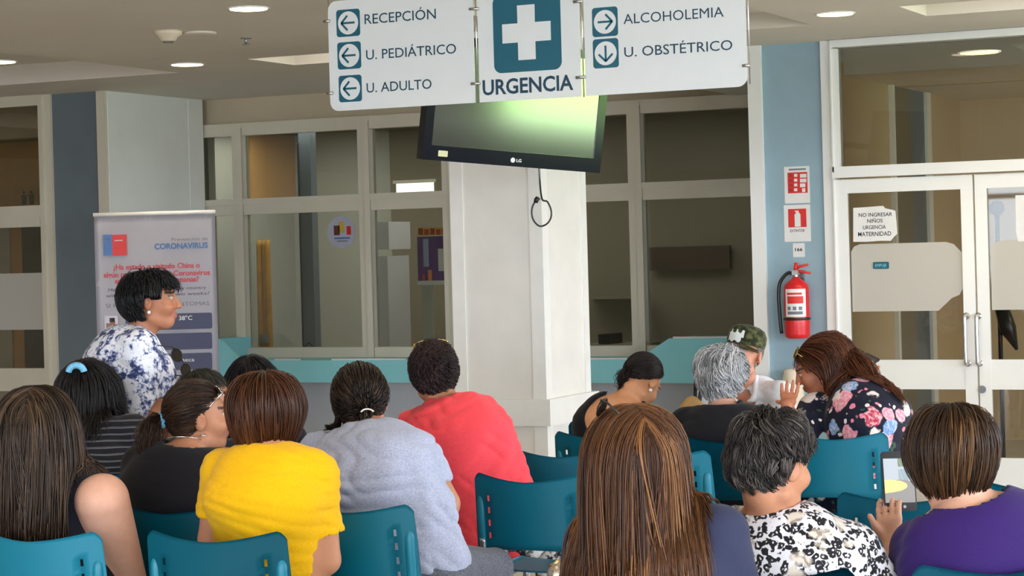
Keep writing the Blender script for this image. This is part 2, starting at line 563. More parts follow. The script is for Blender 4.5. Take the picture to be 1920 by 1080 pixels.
bm = bmesh.new(); tube(bm, [(lx, Y1 - .045, lz), (lx, Y1 - .055, lz)], .025, 16)
link_mesh('lock_cylinder', bm, M['dark_steel'], lf2)

# corridor behind the right doors
CB = 16.9
bm = bmesh.new(); box(bm, -5.4, RIGHT_X, CB, CB + .1, 0, 3.0)
struct(link_mesh('wall_corridor_back', bm, M['corridor']))
CLX = on_y(1586, 200, Y1 + .15)[0]
bm = bmesh.new(); box(bm, CLX - .1, CLX, Y1 + .08, CB, 0, 2.78)
cw = struct(link_mesh('wall_corridor_left', bm, M['corridor']))
ya, yb = on_x(1672, 250, CLX)[0], on_x(1732, 250, CLX)[0]
zt = on_x(1700, 148, CLX)[1]
d3 = struct(empty('door_2', (CLX, ya, 0)))
def in_d3(o):
    o.parent = d3
    o.matrix_parent_inverse = Matrix.Translation((-CLX, -ya, 0))
    return o
bm = bmesh.new()
box(bm, CLX - .01, CLX + .03, ya - .06, ya, 0, zt + .06)
box(bm, CLX - .01, CLX + .03, yb, yb + .12, 0, zt + .06)
box(bm, CLX - .01, CLX + .03, ya, yb, zt, zt + .06)
in_d3(link_mesh('door_frame', bm, M['white_frame']))
bm = bmesh.new(); box(bm, CLX - .005, CLX + .008, ya, ya + (yb - ya) * .55, 0.01, zt)
in_d3(link_mesh('door_leaf', bm, M['office_dark']))
bm = bmesh.new(); box(bm, CLX - .005, CLX + .006, ya + (yb - ya) * .55, yb, 0.01, zt)
in_d3(link_mesh('side_light', bm, M['blue_dark']))
bm = bmesh.new(); box(bm, -3.2 - 2, RIGHT_X, Y1 + .13, CB, 2.70, 2.9)
struct(link_mesh('ceiling_corridor', bm, M['ceiling']))
# panelled inner door seen through the right doors
x0, x1 = on_y(1680, 500, CB)[0], on_y(1742, 500, CB)[0]
zt = on_y(1710, 366, CB)[1]
d4 = struct(empty('door_3', (x0, CB, 0)))
def in_d4(o):
    o.parent = d4
    o.matrix_parent_inverse = Matrix.Translation((-x0, -CB, 0))
    return o
bm = bmesh.new()
box(bm, x0 - .06, x0, CB - .03, CB + .01, 0, zt + .06); box(bm, x1, x1 + .06, CB - .03, CB + .01, 0, zt + .06)
box(bm, x0, x1, CB - .03, CB + .01, zt, zt + .06)
in_d4(link_mesh('door_frame', bm, M['cream_frame']))
bm = bmesh.new(); box(bm, x0, x1, CB - .015, CB + .005, .01, zt)
in_d4(link_mesh('door_leaf', bm, M['corridor']))
bm = bmesh.new(); box(bm, x0 + .04, x0 + .16, CB - .02, CB - .014, 1.0, 1.6); box(bm, x0 + .04, x0 + .16, CB - .02, CB - .014, .2, .8)
in_d4(link_mesh('slot_pane', bm, M['office_dark']))

# --- left doorway with glazing
xl = xy(92, 450)
x00 = xl - 2.2
d2 = struct(empty('door_4', (x00, Y1, 0)))
def in_d2(o):
    o.parent = d2
    o.matrix_parent_inverse = Matrix.Translation((-x00, -Y1, 0))
    return o
lz = [on_y(50, p, Y1)[1] for p in (188, 200, 386, 426, 512, 618, 690)]
bm = bmesh.new()
box(bm, x00, xl, Y1 - .06, Y1 + .06, lz[1], CEIL)
box(bm, x00, xl - .03, Y1 - .046, Y1 + .045, lz[3] + .06, lz[2])
box(bm, x00, xl - .045, Y1 - .06, Y1 + .045, lz[3] + .0, lz[3] + .07)
box(bm, xl - .04, xl, Y1 - .05, Y1 + .05, 0, lz[1])
box(bm, x00, xl - .03, Y1 - .044, Y1 + .03, lz[6] - .18, lz[6])
box(bm, x00, x00 + .06, Y1 - .05, Y1 + .05, 0, lz[1])
in_d2(link_mesh('door_frame', bm, M['cream_frame'], None, bevel=.004))
bm = bmesh.new(); box(bm, x00 + .06, xl - .04, Y1 - .02, Y1 - .01, lz[2], lz[1]); box(bm, x00 + .06, xl - .04, Y1 - .02, Y1 - .01, lz[6], lz[3])
in_d2(link_mesh('pane', bm, M['door_glass']))
bm = bmesh.new(); box(bm, x00 + .06, xl - .04, Y1 - .024, Y1 - .021, lz[5], lz[4])
in_d2(link_mesh('frosted_band', bm, M['frost']))
bm = bmesh.new(); box(bm, x00 + .06, xl - .04, Y1 - .03, Y1 + .01, 0.01, lz[6] - .18)
in_d2(link_mesh('kick_panel', bm, M['office_dark']))
LB = 16.6
bm = bmesh.new(); box(bm, LEFT_X, -11.0, LB, LB + .1, 0, CEIL)
lw = struct(link_mesh('wall_lobby_back', bm, M['office_warm']))
def lobby_open(pxa, pxb, pya, pyb, m, nm):
    a = on_y(pxa, (pya + pyb) / 2, LB)[0]; b = on_y(pxb, (pya + pyb) / 2, LB)[0]
    z1, z0 = on_y(pxb, pya, LB)[1], on_y(pxb, pyb, LB)[1]
    bm = bmesh.new(); box(bm, a, b, LB - .02, LB - .001, z0, z1)
    return link_mesh(nm, bm, m, lw)
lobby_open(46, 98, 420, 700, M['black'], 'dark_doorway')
lobby_open(-40, 24, 420, 760, M['office'], 'grey_door_leaf')

# --- the far left wall of the room, and the glazed facade posts behind and beside the camera
bm = bmesh.new(); box(bm, LEFT_X - .2, LEFT_X, REAR_Y, OB + .1, 0, CEIL)
struct(link_mesh('wall_left', bm, M['beige']))
REAR_OPEN = -7.5
bm = bmesh.new(); box(bm, LEFT_X, REAR_OPEN, REAR_Y - .1, REAR_Y, 0, CEIL)
struct(link_mesh('wall_rear', bm, M['beige']))
bm = bmesh.new()
for k in range(6):
    x = REAR_OPEN + k * (RIGHT_X - REAR_OPEN) / 5
    box(bm, x - .04, x + .04, REAR_Y - .06, REAR_Y + .06, 0, CEIL)
box(bm, REAR_OPEN, RIGHT_X, REAR_Y - .05, REAR_Y + .05, 2.2, 2.28)
struct(link_mesh('wall_rear_mullions', bm, M['dark_steel']))
bm = bmesh.new()
box(bm, RIGHT_X - .06, RIGHT_X + .06, REAR_Y, Y1, 0, SILL)
box(bm, RIGHT_X - .06, RIGHT_X + .06, 7.0, 8.42, SILL, CEIL)
w_r = struct(link_mesh('wall_right', bm, M['low_wall']))
bm = bmesh.new(); box(bm, RIGHT_X - .1, RIGHT_X + .22, REAR_Y, Y1, SILL, SILL + .10)
link_mesh('window_sill', bm, M['white_frame'], w_r)
bm = bmesh.new()
for y in (REAR_Y, -2.5, 1.0, 4.0, Y1 - .3):
    box(bm, RIGHT_X - .06, RIGHT_X + .06, y - .05, y + .05, SILL + .05, CEIL)
link_mesh('window_posts', bm, M['dark_steel'], w_r)
bm = bmesh.new(); box(bm, 1.0, 1.1, Y1 + .13, CB, 0, CEIL)
struct(link_mesh('wall_corridor_right', bm, M['corridor']))

# --- pillar with the television
PY = 11.5
pr = on_y(1015, 420, PY)[0]
pl = on_y(848, 420, PY)[0]
ps = pr - pl
pill = struct(empty('wall_pillar', (pl, PY, 0)))
def in_pill(o):
    o.parent = pill
    o.matrix_parent_inverse = Matrix.Translation((-pl, -PY, 0))
    return o
PYB = on_x(1097, 420, pr)[0]
bm = bmesh.new(); box(bm, pl, pr, PY, PYB, 0, CEIL + .05)
in_pill(link_mesh('shaft', bm, M['pillar']))
bm = bmesh.new()
e = .008
wS = ps * .13
box(bm, pl - e, pl + wS, PY - e, PY + .03, 0, CEIL); box(bm, pr - wS, pr + e, PY - e, PY + wS, 0, CEIL)
box(bm, pr - .03, pr + e, PYB - wS * .9, PYB + e, 0, CEIL)
in_pill(link_mesh('corner_trim', bm, M['pillar_trim'], None, bevel=.003))
bz1, bz0 = on_y(940, 748, PY)[1], on_y(940, 797, PY)[1]
bm = bmesh.new(); box(bm, pl - .045, pr + .045, PY - .045, PYB + .045, bz0, bz1)
in_pill(link_mesh('bumper_rail', bm, M['pillar_trim'], None, smooth=False, bevel=.02, segs=3))
bm = bmesh.new(); box(bm, pl - .012, pr + .012, PY - .012, PYB + .012, 0, .12)
in_pill(link_mesh('skirting', bm, M['pillar_trim'], None, bevel=.004))
# ================================================================== things fixed to the room
def ybox(px0, px1, pyt, pyb, Y):
    """the x and z range on the plane y=Y of a photographed rectangle"""
    xm, ym = (px0 + px1) / 2, (pyt + pyb) / 2
    return on_y(px0, ym, Y)[0], on_y(px1, ym, Y)[0], on_y(xm, pyb, Y)[1], on_y(xm, pyt, Y)[1]
def keep(o, parent, loc):
    """parent without moving"""
    o.parent = parent
    o.matrix_parent_inverse = Matrix.Translation([-c for c in loc])
    return o

# --- reception counter: low desk with a raised block at either end
CYF = 14.5
ctz, cbz = on_y(1140, 674, CYF)[1], on_y(1000, 718, CYF)[1]
rz = on_y(1330, 634, CYF)[1]
def xc(px, py): return on_y(px, py, CYF)[0]
cx0, cx1 = LC1 + .03, RC0 - .02
counter = empty('reception_counter', ((cx0 + cx1) / 2, CYF + .2, cbz), 0, 'long teal reception counter with raised ends below the office windows', 'counter')
cl = ((cx0 + cx1) / 2, CYF + .2, cbz)
x_l0, x_l1 = xc(412, 640), xc(456, 684)
x_r0, x_r1 = xc(1196, 674), xc(1254, 634)
bm = bmesh.new()
lz_ = on_y(400, 636, CYF)[1]
prism(bm, [(cx0, cbz), (cx1, cbz), (cx1, rz), (x_r1, rz), (x_r0, ctz), (x_l1, ctz), (x_l0, lz_), (cx0, lz_)], CYF, CYF + .03)
keep(link_mesh('front_board', bm, M['counter'], None, bevel=.003), counter, cl)
bm = bmesh.new()
box(bm, x_l1, x_r0, CYF + .03, Y2 - .03, ctz - .03, ctz)
keep(link_mesh('worktop', bm, M['counter'], None, bevel=.003), counter, cl)
for a, b, zz in ((cx0, x_l0, lz_), (x_r1, cx1, rz)):
    bm = bmesh.new()
    box(bm, a + .01, b, CYF + .03, Y2 - .03, ctz - .03, zz - .002)
    keep(link_mesh('raised_end', bm, M['counter'], None, bevel=.003), counter, cl)
for a, b, zz in ((xc(1106, 672), xc(1176, 672), ctz), (xc(1262, 632), cx1, rz), (xc(515, 680), xc(560, 680), ctz), (xc(622, 680), xc(760, 680), ctz)):
    bm = bmesh.new()
    box(bm, a, b, CYF - .004, CYF + .03, zz, zz + .012)
    keep(link_mesh('edge_strip', bm, M['counter_edge'], None), counter, cl)

# --- hanging direction sign
SY = 8.6
def sx(px, py): return on_y(px, py, SY)[0]
sb = on_y(1000, 186, SY)[1]
sb_l, sb_r = on_y(760, 201, SY)[1], on_y(1250, 171, SY)[1]
stp_l = on_y(700, -4, SY)[1]; stp_r = on_y(1250, -22, SY)[1]
sloc = ((sx(893, 100) + sx(1090, 90)) / 2, SY, sb)
sign = empty('hanging_sign', sloc, 0, 'white hanging three-panel sign with URGENCIA and teal medical cross', 'sign')
def in_s(o): return keep(o, sign, sloc)
pA = (sx(617, 110), sx(888, 100)); pB = (sx(897, 100), sx(1087, 90)); pC = (sx(1096, 85), sx(1399, 80))
panels = []
for k, (xa_, xb_) in enumerate((pA, pB, pC)):
    bm = bmesh.new()
    z0 = sb + (0, .0, 0)[k]
    z1 = (stp_l, stp_r + .06, stp_r)[k]
    r = .045
    prism(bm, round_rect(xa_, xb_, z0, z1, r, 8, ((1, 0, 0, 1), (0, 0, 0, 0), (0, 1, 1, 0))[k]), SY, SY + .008)
    panels.append(in_s(link_mesh('panel', bm, M['panel_white'])))
pan_by = {'A': panels[0], 'B': panels[1], 'C': panels[2]}
def in_p(o, p):
    """sub-part of a panel (the panel's own frame is the world moved by -sloc through the sign)"""
    o.parent = pan_by[p]
    return o
def arrow_tile(p, px, py, w, h, ang):
    x0, x1, z0, z1 = ybox(px - w / 2, px + w / 2, py - h / 2, py + h / 2, SY)
    cx, cz = (x0 + x1) / 2, (z0 + z1) / 2
    hw, hh = (x1 - x0) / 2, (z1 - z0) / 2
    bm = bmesh.new()
    prism(bm, round_rect(x0, x1, z0, z1, .014, 5), SY - .0012, SY, 0)
    R = min(hw, hh) * .86
    prism(bm, circle(cx, cz, R, 36), SY - .0022, SY - .0012, 1)
    s = R * .62
    th = R * .09
    def rot(q):
        c, d = math.cos(ang), math.sin(ang)
        return (cx + q[0] * c - q[1] * d, cz + q[0] * d + q[1] * c)
    def bar(a, b):
        a, b = np.array(a), np.array(b)
        d = (b - a) / np.linalg.norm(b - a)
        n = np.array([-d[1], d[0]]) * th
        prism(bm, [rot(q) for q in (a - n, b - n, b + n, a + n)], SY - .0032, SY - .0022, 0)
    bar((-s * 1.05, 0), (s * 1.0, 0))
    bar((s * 1.1, -.02 * s), (s * .1, s * 1.02))
    bar((s * 1.1, .02 * s), (s * .1, -s * 1.02))
    return in_p(link_mesh('arrow_tile', bm, [M['sign_teal'], M['panel_white']]), p)
def sign_text(p, s, px, py, w, cap, bold=0.):
    x0, x1, z0, z1 = ybox(px - w / 2, px + w / 2, py - cap / 2, py + cap / 2, SY)
    return in_p(text_mesh('lettering', s, (x0 + x1) / 2, (z0 + z1) / 2, x1 - x0, z1 - z0, SY, M['sign_ink'], None, bold, depth=.0012), p)
arrow_tile('A', 653, 43, 44, 51, math.pi); arrow_tile('A', 655, 104, 44, 51, math.pi); arrow_tile('A', 657, 166, 43, 50, math.pi)
arrow_tile('C', 1134.5, 41, 48, 55, 0); arrow_tile('C', 1136, 100, 48, 55, -math.pi / 2)
sign_text('A', 'RECEPCIÓN', 750.5, 31, 134, 18.5, .003); sign_text('A', 'U. PEDIÁTRICO', 771, 97, 169, 18, .003); sign_text('A', 'U. ADULTO', 748.5, 161, 122, 18, .003)
sign_text('C', 'ALCOHOLEMIA', 1263, 29, 188, 18.5, 0); sign_text('C', 'U. OBSTÉTRICO', 1272, 91, 203, 18.5, .003)
sign_text('B', 'URGENCIA', 990, 159.5, 170, 29, .022)
x0, x1, z0, z1 = ybox(925, 1052, -12, 134, SY)
bm = bmesh.new()
prism(bm, round_rect(x0, x1, z0, z1, .036, 8), SY - .0012, SY, 0)
cx, _, _, cz = (lambda q: ((q[0] + q[1]) / 2, 0, 0, (q[2] + q[3]) / 2))(ybox(942, 1033, 9, 112, SY))
kx = (ybox(942, 1033, 9, 112, SY)[1] - ybox(942, 1033, 9, 112, SY)[0]) / 2
kz = (ybox(942, 1033, 9, 112, SY)[3] - ybox(942, 1033, 9, 112, SY)[2]) / 2
t = kx * .36
prism(bm, [(cx - t, cz - kz), (cx + t, cz - kz), (cx + t, cz - t), (cx + kx, cz - t), (cx + kx, cz + t), (cx + t, cz + t),
           (cx + t, cz + kz), (cx - t, cz + kz), (cx - t, cz + t), (cx - kx, cz + t), (cx - kx, cz - t), (cx - t, cz - t)], SY - .0022, SY - .0012, 1)
in_p(link_mesh('cross_pictogram', bm, [M['sign_teal'], M['panel_white']]), 'B')
for px in (616, 892, 1091, 1403):
    x = sx(px, 60)
    bm = bmesh.new()
    tube(bm, [(x, SY + .004, sb - (-.01 if px in (616, 1403) else .004)), (x, SY + .004, CEIL)], .003, 8)
    in_s(link_mesh('cable', bm, M['steel'], None, True))
for px, py in ((614, 40), (620, 175), (890, 17), (893, 157), (1085, 3), (1090, 145), (1400, 123)):
    x, z = on_y(px, py, SY)
    bm = bmesh.new()
    w = .022 if 800 < px < 1300 else .016
    tube(bm, [(x - w, SY - .006, z), (x + w, SY - .006, z)], .0075, 12)
    tube(bm, [(x, SY - .006, z), (x, SY + .012, z)], .006, 10)
    in_s(link_mesh('cable_clamp', bm, M['steel'], None, True))

# --- television on the pillar
TVW, TVH = 1.035, .63
tv_c = Vector(to_room(cf(973, 197, 10.9)))
TVR = (Matrix.Rotation(TH, 3, 'Z') @ Matrix.Rotation(math.radians(28), 3, 'Z') @ Matrix.Rotation(math.radians(7), 3, 'X')
       @ Matrix.Rotation(math.radians(4.2), 3, 'Y'))
tv = empty('wall_television', tv_c, 0, 'black flat-screen television tilted down on the white pillar', 'television')
tv.rotation_euler = TVR.to_euler()
bm = bmesh.new()
w, h, bz = TVW / 2, TVH / 2, .045
prism(bm, [(-w, -h), (w, -h), (w, h), (-w, h)], .012, .07)
for q in ((-w, w, -h, -h + .075), (-w, w, h - bz, h), (-w, -w + bz, -h + .075, h - bz), (w - bz, w, -h + .075, h - bz)):
    box(bm, q[0], q[1], 0, .012, q[2], q[3])
link_mesh('casing', bm, mat('glossy_black_casing', (.008, .009, .016), .12, var=.05), tv, bevel=.004)
bm = bmesh.new(); box(bm, -w + bz, w - bz, .006, .011, -h + .075, h - bz)
scr = mat('switched_off_screen', (.012, .014, .014), .11, var=.05, spec=1.0)
scr.node_tree.nodes['Principled BSDF'].inputs['IOR'].default_value = 2.3
link_mesh('screen', bm, scr, tv)
text_mesh('maker_logo', 'LG', .03, -h + .032, .03, .016, -.0002, M['paper'], tv, .03)
bm = bmesh.new(); prism(bm, circle(-.005, -h + .032, .013, 20), -.0012, -.0002)
link_mesh('logo_disc', bm, M['paper'], tv)
bm = bmesh.new(); prism(bm, round_rect(-w + .085, -w + .138, -h + .022, -h + .052, .003, 3), -.0014, -.0002)
link_mesh('sticker', bm, mat('yellowed_sticker', rgb(222, 220, 170), .6), tv)
bm = bmesh.new()
box(bm, -.15, .15, .07, .1, -.15, .15)
link_mesh('mount_plate', bm, M['black'], tv, bevel=.004)
back = Vector(((pl + pr) / 2 + .05, PY, tv_c.z + .1))
inv = Matrix.LocRotScale(tv_c, TVR, None).inverted()
bm = bmesh.new(); tube(bm, [Vector((0, .09, 0)), inv @ (back + Vector((0, -.1, 0))), inv @ (back + Vector((0, .01, 0)))], .025, 10)
link_mesh('mount_arm', bm, M['black'], tv, smooth=True)
bm = bmesh.new()
cp = []
for px, py, d in ((1010, 296, 11.02), (1011.5, 330, 12.4), (1016, 372, 12.42), (1026, 378, 12.42), (1033, 393, 12.42), (1033, 408, 12.42), (1025, 420, 12.42), (1012, 424, 12.42), (1001, 414, 12.42), (997, 400, 12.42), (999, 386, 12.42), (1006, 376, 12.42), (1012, 373, 12.41)):
    cp.append(inv @ Vector(to_room(cf(px, py, d))))
tube(bm, smooth_path(cp, 6), .0055, 8)
link_mesh('power_cable', bm, M['black'], tv, smooth=True)
bm = bmesh.new()
a, b = inv @ Vector(to_room(cf(1004, 380, 12.41))), inv @ Vector(to_room(cf(1008, 369, 12.41)))
tube(bm, [a, (a + b) / 2, b], [.012, .016, .01], 8)
link_mesh('plug', bm, M['black'], tv, smooth=True)

# --- roll-up banner
BD = 14.8
bo = cf(292, 500, BD); bo = np.array([bo[0], BD, 0])
ban = empty('roll_up_banner', to_room(bo), TH, 'white roll-up banner about CORONAVIRUS beside the left blue column', 'banner')
def bl(px, py):
    p = cf(px, py, BD) - bo
    return p[0], p[2]
def bbox(px0, px1, pyt, pyb):
    xm, ym = (px0 + px1) / 2, (pyt + pyb) / 2
    return bl(px0, ym)[0], bl(px1, ym)[0], bl(xm, pyb)[1], bl(xm, pyt)[1]
bw = (bl(404, 480)[0] - bl(177, 480)[0]) / 2
btop = bl(289, 400)[1]
bm = bmesh.new()
nx, nz = 24, 30
V = [[bm.verts.new((-bw + 2 * bw * i / nx, .006 * math.sin(i * .55) * (1 if i not in (0, nx) else 0) * (.4 + .6 * j / nz), .07 + (btop - .07) * j / nz)) for i in range(nx + 1)] for j in range(nz + 1)]
for j in range(nz):
    for i in range(nx):
        bm.faces.new((V[j][i], V[j][i + 1], V[j + 1][i + 1], V[j + 1][i]))
so = bmesh.ops.solidify(bm, geom=bm.faces[:], thickness=-.004)
link_mesh('print_sheet', bm, mat('banner_vinyl', rgb(212, 210, 220), .4, var=.02), ban, smooth=True)
bm = bmesh.new(); tube(bm, [(-bw - .004, .003, btop), (bw + .004, .003, btop)], .014, 12)
link_mesh('top_rail', bm, M['white_frame'], ban, smooth=True)
bm = bmesh.new(); box(bm, -bw - .02, bw + .02, -.09, .09, 0, .075)
link_mesh('base_cassette', bm, M['steel'], ban, bevel=.02, segs=3)
YB = -.012
def bprint(name, rects, mats, r=0.):
    bm = bmesh.new()
    for (q, mi) in rects:
        x0, x1, z0, z1 = bbox(*q)
        prism(bm, round_rect(x0, x1, z0, z1, r, 4) if r else [(x0, z0), (x1, z0), (x1, z1), (x0, z1)], YB, YB + .004, mi)
    return link_mesh(name, bm, mats, ban)
bprint('government_emblem', [((194, 211, 440, 479), 0), ((211, 238, 440, 479), 1), ((198, 207, 448, 452), 2), ((215, 231, 450, 452), 2)], [M['blue_print'], mat('banner_red', rgb(206, 48, 48), .5), M['paper']])
def btext(s, px0, px1, py, cap, m, bold=0., nm='lettering'):
    x0, x1, z0, z1 = bbox(px0, px1, py - cap / 2, py + cap / 2)
    return text_mesh(nm, s, (x0 + x1) / 2, (z0 + z1) / 2, x1 - x0, z1 - z0, YB, m, ban, bold)
btext('CORONAVIRUS', 290, 390, 461, 11, M['blue_print'], .03)
btext('Prevención de', 322, 390, 448, 6, M['grey_ink'])
red_t = mat('crimson_lettering', rgb(196, 40, 62), .5)
btext('¿Ha estado o visitado China o', 213, 375, 499, 10, red_t, .02)
btext('algún país con casos de Coronavirus', 195, 394, 513, 10, red_t, .02)
btext('en Las últimas dos semanas?', 216, 373, 525, 10, red_t, .02)
btext('Have you visited China or any country', 204, 387, 541, 6, M['navy_print'])
btext('with cases in the last two weeks?', 199, 393, 552, 6, M['navy_print'])
btext('SI PRESENTA ESTOS SÍNTOMAS', 199, 393, 571, 7.5, M['grey_ink'])
bprint('symptom_box', [((236, 398, 588, 618), 0)], [M['navy_print']], .012)
bprint('symptom_box', [((236, 398, 625, 656), 0)], [M['navy_print']], .012)
bprint('symptom_box', [((236, 398, 663, 694), 0)], [M['navy_print']], .012)
YB -= .001
btext('38°C', 336, 361, 596, 8, M['paper'], .01)
btext('seca', 343, 365, 674, 7, M['paper'])
bprint('symptom_picture', [((197, 222, 592, 624), 0), ((206, 216, 596, 604), 1), ((207, 217, 603, 612), 2), ((204, 221, 613, 624), 3), ((200, 207, 606, 622), 2)],
       [mat('picture_ground', rgb(200, 196, 208), .6), M['ink'], mat('picture_skin', rgb(196, 120, 96), .6), mat('picture_teal', rgb(44, 108, 112), .6)])
bprint('symptom_picture', [((199, 222, 632, 660), 0), ((208, 218, 634, 648), 2)], [M['paper'], M['paper'], mat('picture_red', rgb(170, 50, 60), .6)])

# --- fire extinguisher and the notices on the right column
x0, x1, z0, z1 = ybox(1471, 1517, 521, 634, Y1 - .1)
ex_c, ex_r = (x0 + x1) / 2, (x1 - x0) / 2
fe = empty('fire_extinguisher', (ex_c, Y1 - .1, z0), 0, 'red fire extinguisher hanging on the pale blue column', 'fire extinguisher')
H_ = z1 - z0
bm = bmesh.new()
lathe(bm, [(ex_r * .86, 0), (ex_r * .98, .012), (ex_r, .03), (ex_r, H_ * .82), (ex_r * .9, H_ * .89), (ex_r * .62, H_ * .95), (ex_r * .3, H_ * .99), (ex_r * .26, H_ * 1.02)], n=32)
link_mesh('cylinder', bm, M['red'], fe, smooth=True)
bm = bmesh.new()
tube(bm, [(0, 0, H_), (0, 0, H_ + .05)], .016, 12)
box(bm, -.022, .022, -.02, .02, H_ + .02, H_ + .05)
link_mesh('valve', bm, M['steel'], fe, bevel=.003)
bm = bmesh.new()
tube(bm, [(-.01, 0, H_ + .055), (.03, 0, H_ + .075), (.085, 0, H_ + .085)], [.011, .009, .007], 8)
tube(bm, [(0, 0, H_ + .045), (.05, 0, H_ + .04), (.1, 0, H_ + .028)], [.011, .009, .007], 8)
tube(bm, [(-.005, 0, H_ + .03), (.005, 0, H_ + .1)], .013, 8)
link_mesh('squeeze_lever', bm, M['red_print'], fe, smooth=True)
bm = bmesh.new()
tube(bm, smooth_path([(-.02, 0, H_ + .03), (-.06, 0, H_ + .03), (-ex_r - .025, -.005, H_ - .03), (-ex_r - .035, -.01, H_ * .7), (-ex_r - .03, -.01, H_ * .35), (-ex_r - .022, -.01, H_ * .08)], 6), .012, 10)
link_mesh('hose', bm, M['black'], fe, smooth=True)
bm = bmesh.new()
lathe(bm, [(ex_r + .002, H_ * .3), (ex_r + .006, H_ * .31), (ex_r + .006, H_ * .335), (ex_r + .002, H_ * .345)], n=32)
link_mesh('strap', bm, M['black'], fe, smooth=True)
def curved_label(name, a0, a1, z0, z1, m, r):
    bm = bmesh.new()
    n = 14
    A = [[bm.verts.new((r * math.sin(math.radians(a0 + (a1 - a0) * i / n)), -r * math.cos(math.radians(a0 + (a1 - a0) * i / n)), z)) for i in range(n + 1)] for z in (z0, z1)]
    for i in range(n):
        bm.faces.new((A[0][i], A[0][i + 1], A[1][i + 1], A[1][i]))
    return link_mesh(name, bm, m, fe, smooth=True)
curved_label('label', -38, 62, H_ * .36, H_ * .82, M['paper'], ex_r + .0012)
curved_label('label_red_band', -26, 48, H_ * .58, H_ * .7, M['red_print'], ex_r + .002)
curved_label('label_print', -28, 42, H_ * .725, H_ * .76, M['red_print'], ex_r + .002)
for k in range(3):
    curved_label('label_print', -26 + k * 26, -10 + k * 26, H_ * .47, H_ * .53, M['grey_ink'], ex_r + .002)
curved_label('label_print', -26, 44, H_ * .4, H_ * .45, M['grey_ink'], ex_r + .002)
curved_label('inspection_tag', -84, -58, H_ * .68, H_ * .84, M['paper'], ex_r + .0012)
bm = bmesh.new(); box(bm, -.03, .03, ex_r - .01, .1, H_ * .5, H_ + .05)
link_mesh('wall_bracket', bm, M['dark_steel'], fe)

def notice(name, q, label, cat, m=M['paper'], Y=Y1, t=.003, r=.004):
    x0, x1, z0, z1 = ybox(*q, Y)
    bm = bmesh.new(); prism(bm, round_rect(x0, x1, z0, z1, r, 3), Y - t, Y - .0005)
    o = tag(link_mesh(name, bm, m), label, cat)
    return o
def on_notice(par, name, q, m, Y, t=.0008, shape=None):
    x0, x1, z0, z1 = ybox(*q, Y)
    bm = bmesh.new()
    prism(bm, shape(x0, x1, z0, z1) if shape else [(x0, z0), (x1, z0), (x1, z1), (x0, z1)], Y - t, Y)
    o = link_mesh(name, bm, m)
    o.parent = par
    return o
YN = Y1 - .003
n1 = notice('instruction_sign', (1471, 1518.5, 312, 381), 'white sign with red instruction panel, topmost above the extinguisher', 'sign')
on_notice(n1, 'red_panel', (1477, 1514, 323, 362), M['red_print'], YN)
for k in range(4):
    on_notice(n1, 'pictogram', (1479, 1486, 327 + k * 9, 332 + k * 9), mat('dark_red_print', rgb(180, 40, 40), .5) if k == 0 else bpy.data.materials['dark_red_print'], YN - .0008)
    on_notice(n1, 'pictogram', (1489, 1495, 326 + k * 9, 331.5 + k * 9), M['paper'], YN - .0008)
    on_notice(n1, 'pictogram', (1500 + (k == 3) * 4, 1512 - (k > 1) * 2, 326 + k * 9, 333 + k * 9), M['paper'], YN - .0008)
on_notice(n1, 'caption', (1479, 1511, 316, 319), M['grey_ink'], YN)
n2 = notice('extinguisher_sign', (1470.5, 1520, 384, 453), 'white sign with red square and white extinguisher symbol', 'sign')
on_notice(n2, 'red_square', (1478, 1512, 391.5, 426), M['red_print'], YN)
on_notice(n2, 'extinguisher_symbol', (1490, 1501, 395, 425), M['paper'], YN - .0008, shape=lambda a, b, c, d: [(a, c), (b, c), (b, d - .025), ((a + b) / 2 + .008, d - .01), ((a + b) / 2 + .008, d), ((a + b) / 2 - .02, d), ((a + b) / 2 - .008, d - .015), (a, d - .025)])
x0, x1, z0, z1 = ybox(1482, 1509, 430, 435, Y1)
text_mesh('lettering', 'EXTINTOR', (x0 + x1) / 2, (z0 + z1) / 2, x1 - x0, z1 - z0, YN, M['ink'], n2, .01)
n3 = notice('number_tag', (1487, 1509, 456, 482), 'small white number tag right above the extinguisher', 'tag')
x0, x1, z0, z1 = ybox(1491, 1505, 465, 471, Y1)
text_mesh('lettering', '166', (x0 + x1) / 2, (z0 + z1) / 2, x1 - x0, z1 - z0, YN, M['ink'], n3, .03)

# --- papers on the doors
def torn(x0, x1, z0, z1):
    w, h = x1 - x0, z1 - z0
    return [(x0, z0 + .01 * h), (x0 + .3 * w, z0), (x0 + .62 * w, z0 + .02 * h), (x0 + .85 * w, z0 + .01 * h), (x0 + .92 * w, z0 + .12 * h), (x0 + w, z0 + .2 * h), (x0 + .99 * w, z0 + .5 * h),
            (x0 + .97 * w, z0 + .85 * h), (x0 + .9 * w, z0 + .88 * h), (x0 + .74 * w, z0 + .93 * h), (x0 + .7 * w, z1), (x0 + .3 * w, z0 + .98 * h), (x0 + .02 * w, z0 + .97 * h)]
YG = Y1 - .0245
x0, x1, z0, z1 = ybox(1599, 1682, 386.5, 453, YG)
bm = bmesh.new(); prism(bm, torn(x0, x1, z0, z1), YG - .002, YG)
paper = tag(link_mesh('handwritten_notice', bm, M['paper']), 'torn white paper reading NO INGRESAR NIÑOS on the door glass', 'notice')
